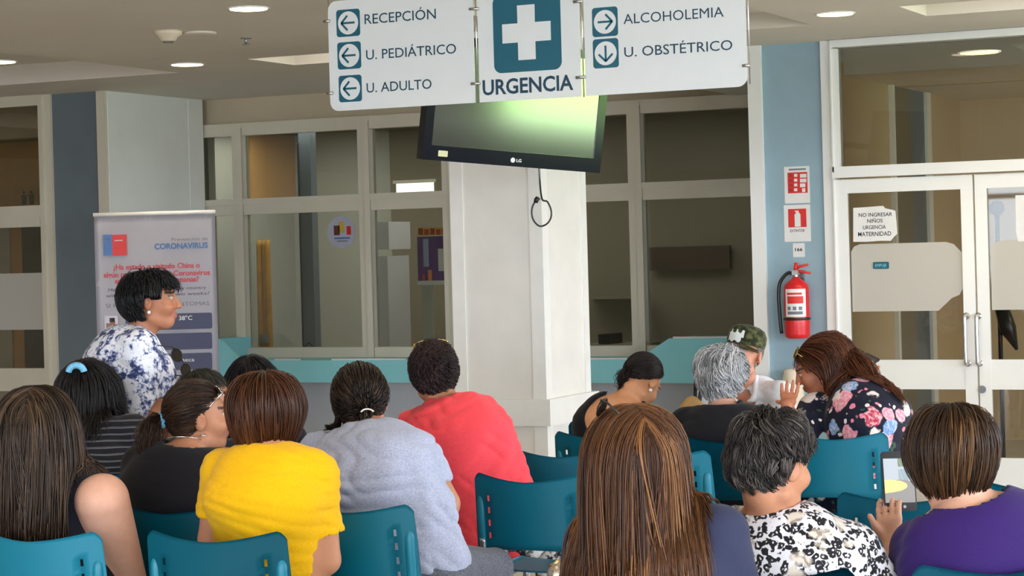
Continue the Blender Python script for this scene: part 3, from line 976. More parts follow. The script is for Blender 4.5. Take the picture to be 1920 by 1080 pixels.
for s, a, b, y, c in (('NO INGRESAR', 1610, 1673, 402.5, 7), ('NIÑOS', 1626, 1655, 414, 7), ('URGENCIA', 1618, 1661, 426, 7), ('MATERNIDAD', 1609, 1671, 438.5, 8)):
    x0, x1, z0, z1 = ybox(a, b, y - c / 2, y + c / 2, YG - .002)
    text_mesh('handwriting', s, (x0 + x1) / 2, (z0 + z1) / 2, x1 - x0, z1 - z0, YG - .002, M['ink'], paper, .012)
x0, x1, z0, z1 = ybox(1905, 1962, 365, 452, YG)
bm = bmesh.new(); prism(bm, [(x0 + .01, z0), (x1, z0), (x1, z1), (x0, z1), (x0 - .002, z0 + .06)], YG - .002, YG)
pp = tag(link_mesh('paper_notice', bm, M['paper']), 'plain white paper on the right door leaf, cut by the frame', 'notice')
x0, x1, z0, z1 = ybox(1637, 1667, 491, 504, YG - .002)
bm = bmesh.new(); prism(bm, round_rect(x0, x1, z0, z1, .008, 4), YG - .006, YG - .0021)
st = tag(link_mesh('door_sticker', bm, M['sign_teal']), 'small teal sticker on the frosted band of the door', 'sticker')
text_mesh('lettering', 'EMPUJE', (x0 + x1) / 2, (z0 + z1) / 2, (x1 - x0) * .7, (z1 - z0) * .4, YG - .006, M['counter'], st)

# --- round sticker on the reception window
x0, x1, z0, z1 = ybox(614, 667, 405, 466, Y2 - .021)
cx, cz = (x0 + x1) / 2, (z0 + z1) / 2
ra = (z1 - z0) / 2
bm = bmesh.new(); prism(bm, circle(cx, cz, ra, 40), Y2 - .0235, Y2 - .0205)
rs = tag(link_mesh('round_sticker', bm, mat('pale_lilac_vinyl', rgb(176, 178, 196), .6)), 'round pale sticker on the reception window glass', 'sticker')
for nm, q, m in (('figure_print', (626, 637, 423, 441), mat('sticker_brown', rgb(92, 44, 36), .6)), ('figure_print', (635, 645, 416, 436), mat('sticker_yellow', rgb(206, 170, 60), .6)),
                 ('figure_print', (650, 658, 424, 440), M['red_print']), ('lettering', (627, 656, 445, 448), M['blue_print']), ('lettering', (632, 652, 451, 453), M['grey_ink'])):
    on_notice(rs, nm, q, m, Y2 - .0235)

# --- lamps in the ceiling
def downlight(px, py, r, label, Z=CEIL, m='lamp', energy=26, group=None, pos=None):
    x, y, z = pos if pos else on_z(px, py, Z)
    o = empty('ceiling_downlight', (x, y, Z), 0, label, 'ceiling light', group)
    bm = bmesh.new()
    lathe(bm, [(r * 1.0, -.004), (r * 1.13, -.008), (r * 1.16, -.001), (r * 1.16, .0)], n=36)
    link_mesh('trim_ring', bm, M['white_frame'], o, smooth=True)
    bm = bmesh.new()
    lathe(bm, [(r * .2, -.0095), (r, -.0085), (r, -.003)], n=36)
    link_mesh('diffuser', bm, M[m], o)
    if energy:
        add_light('downlight_or_fill_lamp', 'SPOT', (x, y, Z - .03), energy, (1.0, .80, .55), spot_size=math.radians(150), spot_blend=.9, shadow_soft_size=r)
    return o
downlight(466, 15, .098, 'glowing round ceiling downlight above and left of the hanging sign')
downlight(351, 120, .104, 'smaller looking glowing ceiling downlight near the left column')
downlight(1566, 25, .102, 'glowing round ceiling downlight above the right blue column')
downlight(-2, 115, .104, 'ceiling downlight cut by the left edge of the frame', Z=CEIL + .0 if False else CEIL)
downlight(1836, 97, .11, 'amber downlight seen through the glass above the doors', Z=2.70, m='lamp_dim', energy=30)
downlight(1259, 221, .11, 'amber downlight in the dark office behind the right window', Z=2.78, m='lamp_dim', energy=10)
for _x, _e in ((-10.0, 15), (-8.3, 15), (-6.3, 8)):  # unseen area lights added to brighten the office, no fixtures there
    add_light('office_fill', 'AREA', (_x, 16.5, 2.76), _e, (1.0, .96, .88), shape='RECTANGLE', size=1.2, size_y=1.2)
add_light('lobby_lamp', 'SPOT', (-13.2, 15.0, 2.85), 110, (1.0, .74, .45), spot_size=math.radians(160), spot_blend=.8, shadow_soft_size=.15)
add_light('corridor_lamp', 'SPOT', (-1.0, 15.3, 2.66), 110, (1.0, .84, .62), spot_size=math.radians(160), spot_blend=.8, shadow_soft_size=.15)
x, y, z = on_z(315, 58, CEIL)
sd = empty('smoke_detector', (x, y, CEIL), 0, 'white smoke detector on the ceiling between two downlights', 'smoke detector')
bm = bmesh.new(); lathe(bm, [(.03, -.062), (.045, -.055), (.055, -.035), (.08, -.022), (.085, 0)], n=28)
link_mesh('housing', bm, M['cream'], sd, smooth=True)
bm = bmesh.new(); lathe(bm, [(.03, -.07), (.034, -.06), (.04, -.054)], n=20)
link_mesh('sensor', bm, M['dark_steel'], sd, smooth=True)
x, y, z = on_z(374, 61, CEIL)
bm = bmesh.new(); lathe(bm, [(.09, -.012), (.1, -.008), (.1, 0)], cx=x, cy=y, n=28)
for v in bm.verts: v.co.z += CEIL
tag(link_mesh('blanking_plate', bm, M['ceiling'], None, True), 'flat round cover plate on the ceiling right of the smoke detector', 'cover plate')
x, y, z = on_z(461, 71, CEIL)
sp = empty('sprinkler_head', (x, y, CEIL), 0, 'small ceiling sprinkler right of the smoke detector', 'sprinkler')
bm = bmesh.new(); lathe(bm, [(.03, -.006), (.034, 0)], n=20); tube(bm, [(0, 0, 0), (0, 0, -.035)], .008, 8)
link_mesh('escutcheon', bm, M['dark_steel'], sp, smooth=True)
bm = bmesh.new(); lathe(bm, [(.02, -.042), (.022, -.038)], n=16)
link_mesh('deflector', bm, M['dark_steel'], sp)

# --- dispenser on the right column
x0, x1, z0, z1 = ybox(1466, 1506, 692, 742, Y1 - .08)
dp = empty('soap_dispenser', ((x0 + x1) / 2, Y1 - .07, z0), 0, 'cream rounded dispenser low on the pale blue column', 'dispenser')
bm = bmesh.new(); r = (x1 - x0) / 2
lathe(bm, [(r * .8, -.1), (r * .98, -.06), (r, .0), (r * .9, (z1 - z0) * .7), (r * .8, z1 - z0 - .012), (r * .6, z1 - z0)], n=28)
link_mesh('body', bm, M['cream'], dp, smooth=True)
bm = bmesh.new(); box(bm, -.05, .05, .03, .0695, -.08, z1 - z0 - .03)
link_mesh('wall_bracket', bm, M['cream'], dp)

# --- things inside the office, some added for reflections in the glass
def room_box(name, q, Y, d, m, label, cat):
    x0, x1, z0, z1 = ybox(*q, Y)
    bm = bmesh.new(); box(bm, x0, x1, Y, Y + d, z0, z1)
    return tag(link_mesh(name, bm, m, None, bevel=.006), label, cat)
x0, x1, z0, z1 = ybox(484, 508, 450, 668, 16.6)
cu = empty('gathered_curtain', ((x0 + x1) / 2, 16.6, 0), 0, 'gathered ochre curtain behind the second reception window', 'curtain')
bm = bmesh.new()
n = 20
for a in range(3):
    cxk = (x0 - x1) / 2 + (x1 - x0) * (a + .5) / 3
    lathe(bm, [((x1 - x0) / 5, 0.02), ((x1 - x0) / 4.6, .8), ((x1 - x0) / 5.5, z1 - .05), ((x1 - x0) / 7, z1)], cx=cxk, cy=.02 * (a % 2), n=12)
link_mesh('fabric_folds', bm, mat('ochre_curtain_cloth', rgb(186, 138, 48), .8, var=.15), cu, smooth=True)
bm = bmesh.new(); lathe(bm, [((x1 - x0) * .45, z0 + .12), ((x1 - x0) * .47, z0 + .16), ((x1 - x0) * .45, z0 + .2)], n=16)
link_mesh('tie_band', bm, M['office_dark'], cu)
x0, x1, z0, z1 = ybox(572, 594, 402, 676, 16.2)
po = empty('cable_post', ((x0 + x1) / 2, 16.2, 0), 0, 'grey-blue post with splayed cables behind the second reception window', 'post')
bm = bmesh.new(); box(bm, (x0 - x1) / 2, (x1 - x0) / 2, -.05, .05, 0, 2.78)
link_mesh('post', bm, M['blue_dark'], po, bevel=.005)
bm = bmesh.new()
for q in ((546, 676), (616, 676)):
    X_, Z_ = on_y(q[0], q[1], 16.2)
    tube(bm, [(0, -.055, on_y(580, 642, 16.2)[1]), (X_ - (x0 + x1) / 2, -.055, Z_)], .005, 6)
tube(bm, [((x0 - x1) / 2 - .004, -.055, z0), ((x0 - x1) / 2 - .004, -.055, 2.6)], .007, 6)
link_mesh('cables', bm, M['black'], po)
x0, x1, z0, z1 = ybox(783, 850, 426, 534, 16.0)  # board added in the office for a poster mirrored in the window glass
pb = empty('reflected_poster', ((x0 + x1) / 2, 16.0, z0), 0, 'purple board standing in for a poster reflected in the third reception window', 'notice board')
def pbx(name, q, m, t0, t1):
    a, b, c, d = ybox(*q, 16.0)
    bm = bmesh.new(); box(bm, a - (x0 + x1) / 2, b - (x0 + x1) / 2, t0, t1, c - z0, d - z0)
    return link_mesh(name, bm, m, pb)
pbx('board', (783, 850, 443, 526), mat('reflected_purple', rgb(104, 62, 140), .8), 0, .02)
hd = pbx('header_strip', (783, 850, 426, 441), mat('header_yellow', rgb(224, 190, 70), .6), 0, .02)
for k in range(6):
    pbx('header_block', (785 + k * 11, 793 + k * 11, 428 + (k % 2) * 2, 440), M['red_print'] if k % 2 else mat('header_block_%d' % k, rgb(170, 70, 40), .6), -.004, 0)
pbx('reflected_sheet', (822, 850, 466, 508), M['paper'], -.004, 0)
pbx('reflected_sheet', (794, 804, 448, 500), mat('pale_blue_sheet', rgb(170, 180, 220), .7), -.004, 0)
pbx('reflected_sheet', (793, 797, 515, 526), mat('coral_sheet', rgb(240, 70, 80), .6), -.004, 0)
pbx('reflected_sheet', (803, 810, 506, 526), mat('orange_sheet', rgb(250, 150, 90), .6), -.004, 0)
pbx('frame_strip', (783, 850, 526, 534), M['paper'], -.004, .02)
pbx('added_leg', (795, 815, 534, 850), M['office'], .0, .02)
room_box('storage_cabinet', (708, 731, 480, 830), 16.4, .4, M['lower_wall'], 'tall pale cabinet standing at the left of the third reception window', 'cabinet')
room_box('wall_cabinet', (708, 729, 416, 468), 16.4, .4, M['lower_wall'], 'small pale cabinet fixed above the tall cabinet in the office', 'cabinet')
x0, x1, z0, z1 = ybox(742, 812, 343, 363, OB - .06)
sw = struct(empty('reflected_window', (x0, OB, z0)))  # glowing stand-in for bright windows mirrored in the third pane
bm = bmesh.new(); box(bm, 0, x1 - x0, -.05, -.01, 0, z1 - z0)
link_mesh('reflection_glow', bm, emit_mat('mirrored_daylight', (.86, .95, .92), 1.1), sw)
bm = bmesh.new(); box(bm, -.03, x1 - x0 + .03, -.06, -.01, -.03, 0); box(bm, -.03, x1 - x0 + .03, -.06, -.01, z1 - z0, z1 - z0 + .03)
link_mesh('window_frame', bm, M['cream_frame'], sw)  # frame added around the reflection stand-in
room_box('brown_noticeboard', (1216, 1368, 462, 506), OB - .12, .05, mat('brown_board', rgb(72, 58, 46), .7), 'dark brown board on the office wall behind the right window', 'notice board')
room_box('wall_shelf', (1090, 1192, 556, 561), OB - .3, .25, M['office_dark'], 'thin dark shelf behind the narrow right window pane', 'shelf')
room_box('office_box', (1122, 1142, 627, 645), OB - .85, .3, M['black'], 'small black box in the dark office behind the narrow pane', 'box')
room_box('office_desk', (1090, 1200, 646, 812), OB - .9, .5, M['office_dark'], 'dark office desk behind the narrow right window pane', 'desk')
# restroom pictogram seen through the left doorway
x0, x1, z0, z1 = ybox(26, 72, 350, 390, LB - .03)
rsn = empty('restroom_sign', ((x0 + x1) / 2, LB - .03, z0), 0, 'clear restroom sign with two dark figures behind the left doorway', 'sign')
bm = bmesh.new(); box(bm, (x0 - x1) / 2, (x1 - x0) / 2, 0, .006, 0, z1 - z0)
link_mesh('plate', bm, mat('ochre_plate', rgb(186, 142, 84), .4), rsn)
for px in (45, 59):
    xx = on_y(px, 370, LB - .03)[0] - (x0 + x1) / 2
    h = (z1 - z0) * .78
    bm = bmesh.new()
    prism(bm, circle(xx, h * .93, h * .09, 14), -.004, 0)
    prism(bm, [(xx - .022, .03), (xx + .022, .03), (xx + .026, h * .5), (xx + .034, h * .8), (xx - .034, h * .8), (xx - .026, h * .5)], -.004, 0)
    link_mesh('figure', bm, M['black'], rsn)
# dark coat on a stand behind the right door leaf
x, z = on_y(1872, 500, 15.2)
cs = empty('coat_stand', (x, 15.2, 0), 0, 'dark coat stand seen through the right door leaf', 'coat stand')
bm = bmesh.new(); tube(bm, [(0, 0, 0.02), (0, 0, on_y(1866, 392, 15.2)[1])], .016, 10); lathe(bm, [(.16, 0), (.16, .015), (.03, .03)], n=20)
link_mesh('pole', bm, M['black'], cs, smooth=True)
bm = bmesh.new(); zt = on_y(1866, 385, 15.2)[1]
lathe(bm, [(.02, zt - .08), (.05, zt - .05), (.055, zt), (.03, zt + .03)], n=16)
link_mesh('finial', bm, M['black'], cs, smooth=True)
bm = bmesh.new(); zc = on_y(1875, 590, 15.2)[1]
tube(bm, [(0.02, -.02, zc + .05), (.06, -.02, zc - .1), (.12, -.02, zc - .25)], [.05, .06, .01], 10)
link_mesh('hung_scarf', bm, M['black'], cs, smooth=True)

# ================================================================== chairs
def make_chair():
    root = empty('waiting_chair')
    W, ZB, ZT = .215, .555, .838
    tubs = [-W, -.213, -.209, -.2, -.19, -.175, -.158, -.150, -.125, -.1, -.075, -.05, -.025, 0, .025, .05, .075, .1, .125, .150, .158, .175, .19, .2, .209, .213, W]
    zs = [ZB, .585, .60, .622, .645, .667, .69, .712, .735, .757, .78, .805, .825, ZT]
    bm = bmesh.new()
    def pt(x, z):
        u = x / W
        t = (z - ZB) / (ZT - ZB)
        top = ZT - .034 * (1 - abs(u) ** 1.6) if t > .5 else z
        zz = z if t < .5 else ZB + (z - ZB) * (1 + (top - ZT) / (ZT - ZB) * ((t - .5) / .5))
        if t < .25:
            zz += .012 * (1 - u * u) * (1 - t / .25)
        y = -.235 - .03 * t + .055 * u * u
        if abs(u) > .86 and t > .6:                     # rounded top corner
            zz -= .03 * ((abs(u) - .86) / .14) ** 2 * min(1, (t - .6) / .35)
        x = x * (1 + .035 * (1 - t))
        return (x, y, zz)
    g = [[bm.verts.new(pt(x, z)) for x in tubs] for z in zs]
    for j in range(len(zs) - 1):
        for i in range(len(tubs) - 1):
            if i in (6, 19) and j in (2, 4, 6, 8):
                continue                                 # slots
            bm.faces.new((g[j][i], g[j][i + 1], g[j + 1][i + 1], g[j + 1][i]))
    bmesh.ops.solidify(bm, geom=bm.faces[:], thickness=.011)
    link_mesh('backrest', bm, M['teal_chair'], root, smooth=True, bevel=.0028, segs=2)
    for s in (-1, 1):
        bm = bmesh.new()
        x = s * .193
        tube(bm, smooth_path([(x, -.188, .53), (x, -.192, .6), (x, -.2, .69), (x, -.2, .735), (x, -.196, .755)], 4), [.0175] * 12 + [.0165, .015, .013, .011, .006], 12)
        link_mesh('tube_sleeve', bm, M['teal_chair'], root, smooth=True)
        bm = bmesh.new()
        path = smooth_path([(x, -.2, .60), (x, -.193, .53), (x * .99, -.165, .485), (x * .97, -.08, .455), (x * .95, .06, .455), (x * .95, .18, .46)], 6)
        tube(bm, path, .0125, 12)
        link_mesh('frame_tube', bm, M['dark_steel'], root, smooth=True)
        for y, tgt in ((-.12, -.2), (.15, .2)):
            bm = bmesh.new()
            tube(bm, smooth_path([(x * .95, y, .455), (x * 1.0, y + (tgt - y) * .4, .3), (x * 1.08, tgt, .02)], 4), .0125, 10)
            lg = link_mesh('leg', bm, M['dark_steel'], root, smooth=True)
            bm = bmesh.new(); tube(bm, [(x * 1.08, tgt, 0), (x * 1.08, tgt, .03)], .016, 10)
            link_mesh('foot_cap', bm, M['black'], lg, smooth=True)
    bm = bmesh.new()
    nx, ny = 14, 14
    G = []
    for j in range(ny + 1):
        v = -1 + 2 * j / ny
        row = []
        for i in range(nx + 1):
            u = -1 + 2 * i / nx
            z = .478 + .012 * u * u - .006 * (1 - v * v)
            if v > .7: z -= .05 * ((v - .7) / .3) ** 2
            if v < -.75: z += .012 * ((-v - .75) / .25) ** 2
            row.append(bm.verts.new((u * .212 * (1 - .04 * max(0, -v)), .015 + v * .205, z)))
        G.append(row)
    for j in range(ny):
        for i in range(nx):
            bm.faces.new((G[j][i], G[j][i + 1], G[j + 1][i + 1], G[j + 1][i]))
    bmesh.ops.solidify(bm, geom=bm.faces[:], thickness=.012)
    link_mesh('seat', bm, M['teal_chair'], root, smooth=True)
    return root
def copy_tree(o, parent=None):
    c = o.copy()
    SC.collection.objects.link(c)
    if parent is not None: c.parent = parent
    for ch in [q for q in SC.objects if q.parent == o]:
        copy_tree(ch, c)
    return c
chair0 = make_chair()
chair_used = []
def chair(px, zb, yaw, label):
    """px: photo column of the middle of the backrest, zb: its depth, yaw: turn to the left, degrees"""
    o = chair0 if not chair_used else copy_tree(chair0)
    chair_used.append(o)
    a = math.radians(yaw)
    y0 = .235
    p = cf(px, 900, zb)
    p = np.array([p[0] - math.sin(a) * y0, zb + math.cos(a) * y0, 0])
    o.location = to_room(p)
    o.rotation_euler = (0, 0, TH + a)
    tag(o, label, 'chair', 'teal waiting room chairs')
    return p
CH = {}
CH['P1'] = chair(60, 6.14, -22, 'teal chair at bottom left under the long-haired person in a black vest')
CH['P7'] = chair(396, 6.02, -16, 'teal chair behind the yellow shirt, second from the left in the front')
CH['P4'] = chair(318, 6.72, -18, 'teal chair half hidden behind the bare-armed person and the yellow shirt')
CH['P9'] = chair(655, 6.62, -28, 'teal chair between the yellow shirt and the grey T-shirt')
CH['E1'] = chair(990, 7.34, -24, 'empty teal chair in the middle with its seat and tube in view')
CH['P10'] = chair(742, 7.95, -35, 'teal chair under the person in coral, behind the grey T-shirt')
CH['E2'] = chair(1052, 8.2, -22, 'empty teal chair right behind the empty middle chair')
CH['E3'] = chair(1128, 8.95, -22, 'teal chair at the foot of the pillar, mostly behind the long brown hair')
CH['P11'] = chair(1150, 9.45, -22, 'teal chair under the bare-backed person in a black top')
CH['E4'] = chair(1232, 8.1, -30, 'teal chair hidden behind the long brown hair, its right edge showing')
CH['P12'] = chair(1368, 8.62, -12, 'teal chair under the grey-haired person in black')
CH['P14'] = chair(1566, 8.62, -22, 'teal chair under the person in the navy floral dress')
CH['E5'] = chair(1700, 6.5, -14, 'teal chair behind the raised phone, left of the purple top')
CH['E6'] = chair(1955, 6.7, -20, 'teal chair cut by the right edge beyond the purple top')
CH['P16'] = chair(1428, 5.08, -20, 'teal chair at the bottom under the animal print blouse')
CH['P17'] = chair(1872, 5.07, 12, 'teal chair at bottom right behind the purple top')
CH['P15'] = chair(1228, 4.80, -8, 'teal chair under the person with long caramel brown hair, below the frame edge')
CH['P2'] = chair(178, 7.90, -24, 'teal chair hidden under the person in the striped shirt')
CH['P5'] = chair(372, 7.78, -22, 'teal chair hidden under the person with short greying dark hair')
CH['P6'] = chair(462, 8.18, -20, 'teal chair hidden under the person with smooth black hair')
CH['P13'] = chair(1402, 10.56, 168, 'teal chair facing the camera under the person in the cap')
# ================================================================== organic surfaces (signed distance fields -> one mesh)
F4 = np.float32
class SDF:
    def __init__(s, lo, hi, h):
        s.lo = np.array(lo, float); s.h = h
        s.n = np.ceil((np.array(hi, float) - s.lo) / h).astype(int) + 1
        s.a = np.full(s.n, 1.0, F4)
    def _sub(s, lo, hi, pad):
        i0 = np.maximum(np.floor((np.array(lo) - pad - s.lo) / s.h).astype(int), 0)
        i1 = np.minimum(np.ceil((np.array(hi) + pad - s.lo) / s.h).astype(int) + 1, s.n)
        if np.any(i1 <= i0): return None
        ax = [(s.lo[k] + s.h * np.arange(i0[k], i1[k])).astype(F4) for k in range(3)]
        return tuple(slice(a, b) for a, b in zip(i0, i1)), ax[0][:, None, None], ax[1][None, :, None], ax[2][None, None, :]
    def add(s, prim, k=.02):
        fn, lo, hi = prim
        q = s._sub(lo, hi, k + 2 * s.h)
        if q is None: return
        sl, X, Y, Z = q
        d = fn(X, Y, Z); a = s.a[sl]
        if k <= 0:
            np.minimum(a, d, out=a); return
        hh = np.clip(.5 + .5 * (a - d) / k, 0, 1)
        s.a[sl] = a + (d - a) * hh - k * hh * (1 - hh)
    def cut(s, prim, k=.008):
        fn, lo, hi = prim
        q = s._sub(lo, hi, k + 2 * s.h)
        if q is None: return
        sl, X, Y, Z = q
        d = -fn(X, Y, Z); a = s.a[sl]
        if k <= 0:
            np.maximum(a, d, out=a); return
        hh = np.clip(.5 - .5 * (a - d) / k, 0, 1)
        s.a[sl] = a + (d - a) * hh + k * hh * (1 - hh)
    def plane(s, p, n):
        """keep only the side the normal points to"""
        n = np.array(n, float); n /= np.linalg.norm(n)
        ax = [(s.lo[k] + s.h * np.arange(s.n[k])).astype(F4) for k in range(3)]
        d = (ax[0][:, None, None] - p[0]) * n[0] + (ax[1][None, :, None] - p[1]) * n[1] + (ax[2][None, None, :] - p[2]) * n[2]
        np.maximum(s.a, -d.astype(F4), out=s.a)
    def folds(s, amp, seed, freq=1.):
        r = np.random.default_rng(seed)
        ax = [(s.lo[k] + s.h * np.arange(s.n[k])).astype(F4) for k in range(3)]
        acc = 0
        X, Y, Z = ax[0][:, None, None], ax[1][None, :, None], ax[2][None, None, :]
        for i in range(3):
            k = r.normal(size=3) * np.array([14, 14, 26]) * freq
            acc = acc + .6 * np.sin(X * F4(k[0]) + Y * F4(k[1]) + Z * F4(k[2]) + F4(r.uniform(0, 6.28)))
        for i in range(4):                                   # sharper creases, slanting
            k = r.normal(size=3) * np.array([22, 22, 40]) * freq
            wob = F4(1.3) * np.sin(X * F4(r.normal() * 17) + Z * F4(r.normal() * 17) + Y * F4(r.normal() * 12))
            w = np.abs(np.sin(X * F4(k[0]) + Y * F4(k[1]) + Z * F4(k[2]) + F4(r.uniform(0, 6.28)) + wob))
            mask = np.clip(np.sin(X * F4(r.normal() * 9) + Y * F4(r.normal() * 9) + Z * F4(r.normal() * 9) + F4(r.uniform(0, 6.28))) + F4(.2), 0, 1)
            acc = acc + (F4(1) - np.sqrt(w)) * mask * F4(1.5)
        s.a += F4(amp / 2.2) * acc
    def sample(s, p):
        q = (p - s.lo) / s.h
        i = np.clip(q.astype(int), 0, s.n - 2)
        f = np.clip(q - i, 0, 1)
        out = 0
        for dx in (0, 1):
            for dy in (0, 1):
                for dz in (0, 1):
                    w = (f[:, 0] if dx else 1 - f[:, 0]) * (f[:, 1] if dy else 1 - f[:, 1]) * (f[:, 2] if dz else 1 - f[:, 2])
                    out = out + w * s.a[i[:, 0] + dx, i[:, 1] + dy, i[:, 2] + dz]
        inside = np.all((q >= 0) & (q <= s.n - 1), axis=1)
        return np.where(inside, out, 1.)
    def grad(s, p):
        e = s.h
        g = np.stack([s.sample(p + e * v) - s.sample(p - e * v) for v in np.eye(3)], 1)
        return g / (np.linalg.norm(g, axis=1, keepdims=True) + 1e-9)
    def mesh(s):
        a = s.a
        ins = a < 0
        cnt = np.zeros(np.array(a.shape) - 1, np.int8)
        cor = [(x, y, z) for x in (0, 1) for y in (0, 1) for z in (0, 1)]
        nx, ny, nz = cnt.shape
        for c in cor:
            cnt += ins[c[0]:c[0] + nx, c[1]:c[1] + ny, c[2]:c[2] + nz]
        act = np.argwhere((cnt > 0) & (cnt < 8))
        idx = np.full(cnt.shape, -1, np.int32)
        idx[act[:, 0], act[:, 1], act[:, 2]] = np.arange(len(act))
        val = np.stack([a[act[:, 0] + c[0], act[:, 1] + c[1], act[:, 2] + c[2]] for c in cor], 1)
        pos = np.zeros((len(act), 3)); w = np.zeros(len(act))
        for i in range(8):
            for j in range(i + 1, 8):
                ci, cj = np.array(cor[i]), np.array(cor[j])
                if np.abs(ci - cj).sum() != 1: continue
                m = (val[:, i] < 0) != (val[:, j] < 0)
                t = np.where(m, val[:, i] / (val[:, i] - val[:, j] + 1e-12), 0)
                pos += np.where(m[:, None], ci + t[:, None] * (cj - ci), 0)
                w += m
        v = s.lo + s.h * (act + pos / w[:, None])
        fs = []
        for ax in range(3):
            b, c = [(1, 2), (2, 0), (0, 1)][ax]
            sl0 = [slice(None)] * 3; sl1 = [slice(None)] * 3
            sl0[ax] = slice(0, -1); sl1[ax] = slice(1, None)
            A, B = ins[tuple(sl0)], ins[tuple(sl1)]
            e = np.argwhere(A != B)
            lim = np.array(cnt.shape)
            ok = (e[:, b] > 0) & (e[:, c] > 0) & (e[:, b] < lim[b]) & (e[:, c] < lim[c])
            e = e[ok]
            def cell(db, dc):
                q = e.copy(); q[:, b] += db; q[:, c] += dc
                return idx[q[:, 0], q[:, 1], q[:, 2]]
            q = np.stack([cell(-1, -1), cell(0, -1), cell(0, 0), cell(-1, 0)], 1)
            flip = ~A[e[:, 0], e[:, 1], e[:, 2]]
            q[flip] = q[flip][:, ::-1]
            fs.append(q)
        f = np.concatenate(fs)
        return v, f[np.all(f >= 0, axis=1)]

def V3(*p): return np.array(p, float)
def unit(v): v = np.array(v, float); return v / np.linalg.norm(v)
def cap(a, b, ra, rb=None):
    a, b = np.array(a, float), np.array(b, float)
    rb = ra if rb is None else rb
    r = max(ra, rb)
    ba = b - a; L2 = float(ba @ ba) + 1e-12
    A, B = a.astype(F4), ba.astype(F4)
    def fn(X, Y, Z):
        x, y, z = X - A[0], Y - A[1], Z - A[2]
        t = np.clip((x * B[0] + y * B[1] + z * B[2]) / F4(L2), 0, 1)
        return np.sqrt((x - t * B[0]) ** 2 + (y - t * B[1]) ** 2 + (z - t * B[2]) ** 2) - (F4(ra) + t * F4(rb - ra))
    return fn, np.minimum(a, b) - r, np.maximum(a, b) + r
def ell(c, r, R=None):
    c = np.array(c, float); r = np.array(r, float)
    R = np.eye(3) if R is None else np.array(R, float)        # columns are the axes
    C, r4, R4 = c.astype(F4), r.astype(F4), R.astype(F4)
    m = max(r)
    def fn(X, Y, Z):
        x, y, z = X - C[0], Y - C[1], Z - C[2]
        u = [x * R4[0, k] + y * R4[1, k] + z * R4[2, k] for k in range(3)]
        k0 = np.sqrt((u[0] / r4[0]) ** 2 + (u[1] / r4[1]) ** 2 + (u[2] / r4[2]) ** 2)
        k1 = np.sqrt((u[0] / r4[0] ** 2) ** 2 + (u[1] / r4[1] ** 2) ** 2 + (u[2] / r4[2] ** 2) ** 2)
        return k0 * (k0 - 1) / (k1 + F4(1e-6))
    ext = np.sqrt(((R * r) ** 2).sum(1))
    return fn, c - ext, c + ext
def ecap(a, b, ra, rb, side):
    """tapered capsule of elliptical section; radii = (across, deep)"""
    a, b = np.array(a, float), np.array(b, float)
    d = unit(b - a); L = np.linalg.norm(b - a)
    u = unit(side - d * (side @ d)); w = np.cross(d, u)
    A, D, U, W = a.astype(F4), d.astype(F4), u.astype(F4), w.astype(F4)
    def fn(X, Y, Z):
        x, y, z = X - A[0], Y - A[1], Z - A[2]
        h = x * D[0] + y * D[1] + z * D[2]
        t = np.clip(h / F4(L), 0, 1)
        rx = F4(ra[0]) + t * F4(rb[0] - ra[0]); ry = F4(ra[1]) + t * F4(rb[1] - ra[1])
        o = h - t * F4(L)
        uu = x * U[0] + y * U[1] + z * U[2]; ww = x * W[0] + y * W[1] + z * W[2]
        m = np.minimum(rx, ry)
        k0 = np.sqrt((uu / rx) ** 2 + (ww / ry) ** 2 + (o / m) ** 2)
        k1 = np.sqrt((uu / rx ** 2) ** 2 + (ww / ry ** 2) ** 2 + (o / m ** 2) ** 2)
        return k0 * (k0 - 1) / (k1 + F4(1e-6))
    r = max(*ra, *rb)
    return fn, np.minimum(a, b) - r, np.maximum(a, b) + r
def frame(yaw, pitch=0., roll=0.):
    """columns right, forward, up; yaw turns to the left, pitch looks up, roll tips to the right"""
    m = Matrix.Rotation(math.radians(yaw), 3, 'Z') @ Matrix.Rotation(math.radians(pitch), 3, 'X') @ Matrix.Rotation(math.radians(roll), 3, 'Y')
    return np.array(m)

# ------------------------------------------------------------------ skin, cloth and hair materials
def attr_mat(name, rough, spec=.4, sss=0., bump=0., bscale=200.):
    m = bpy.data.materials.new(name)
    m.use_nodes = True
    nt = m.node_tree
    b = nt.nodes['Principled BSDF']
    at = nt.nodes.new('ShaderNodeAttribute'); at.attribute_name = 'Col'
    tc = nt.nodes.new('ShaderNodeTexCoord')
    n = nt.nodes.new('ShaderNodeTexNoise'); n.inputs['Scale'].default_value = 35; n.inputs['Detail'].default_value = 5
    nt.links.new(tc.outputs['Object'], n.inputs['Vector'])
    mr = nt.nodes.new('ShaderNodeMapRange'); mr.inputs['To Min'].default_value = .88; mr.inputs['To Max'].default_value = 1.1
    nt.links.new(n.outputs['Fac'], mr.inputs['Value'])
    mx = nt.nodes.new('ShaderNodeVectorMath'); mx.operation = 'SCALE'
    nt.links.new(at.outputs['Color'], mx.inputs[0]); nt.links.new(mr.outputs['Result'], mx.inputs['Scale'])
    nt.links.new(mx.outputs[0], b.inputs['Base Color'])
    b.inputs['Roughness'].default_value = rough
    b.inputs['Specular IOR Level'].default_value = spec
    if bump:
        n2 = nt.nodes.new('ShaderNodeTexNoise'); n2.inputs['Scale'].default_value = bscale
        nt.links.new(tc.outputs['Object'], n2.inputs['Vector'])
        bp = nt.nodes.new('ShaderNodeBump'); bp.inputs['Strength'].default_value = bump; bp.inputs['Distance'].default_value = .004
        nt.links.new(n2.outputs['Fac'], bp.inputs['Height']); nt.links.new(bp.outputs['Normal'], b.inputs['Normal'])
    return m
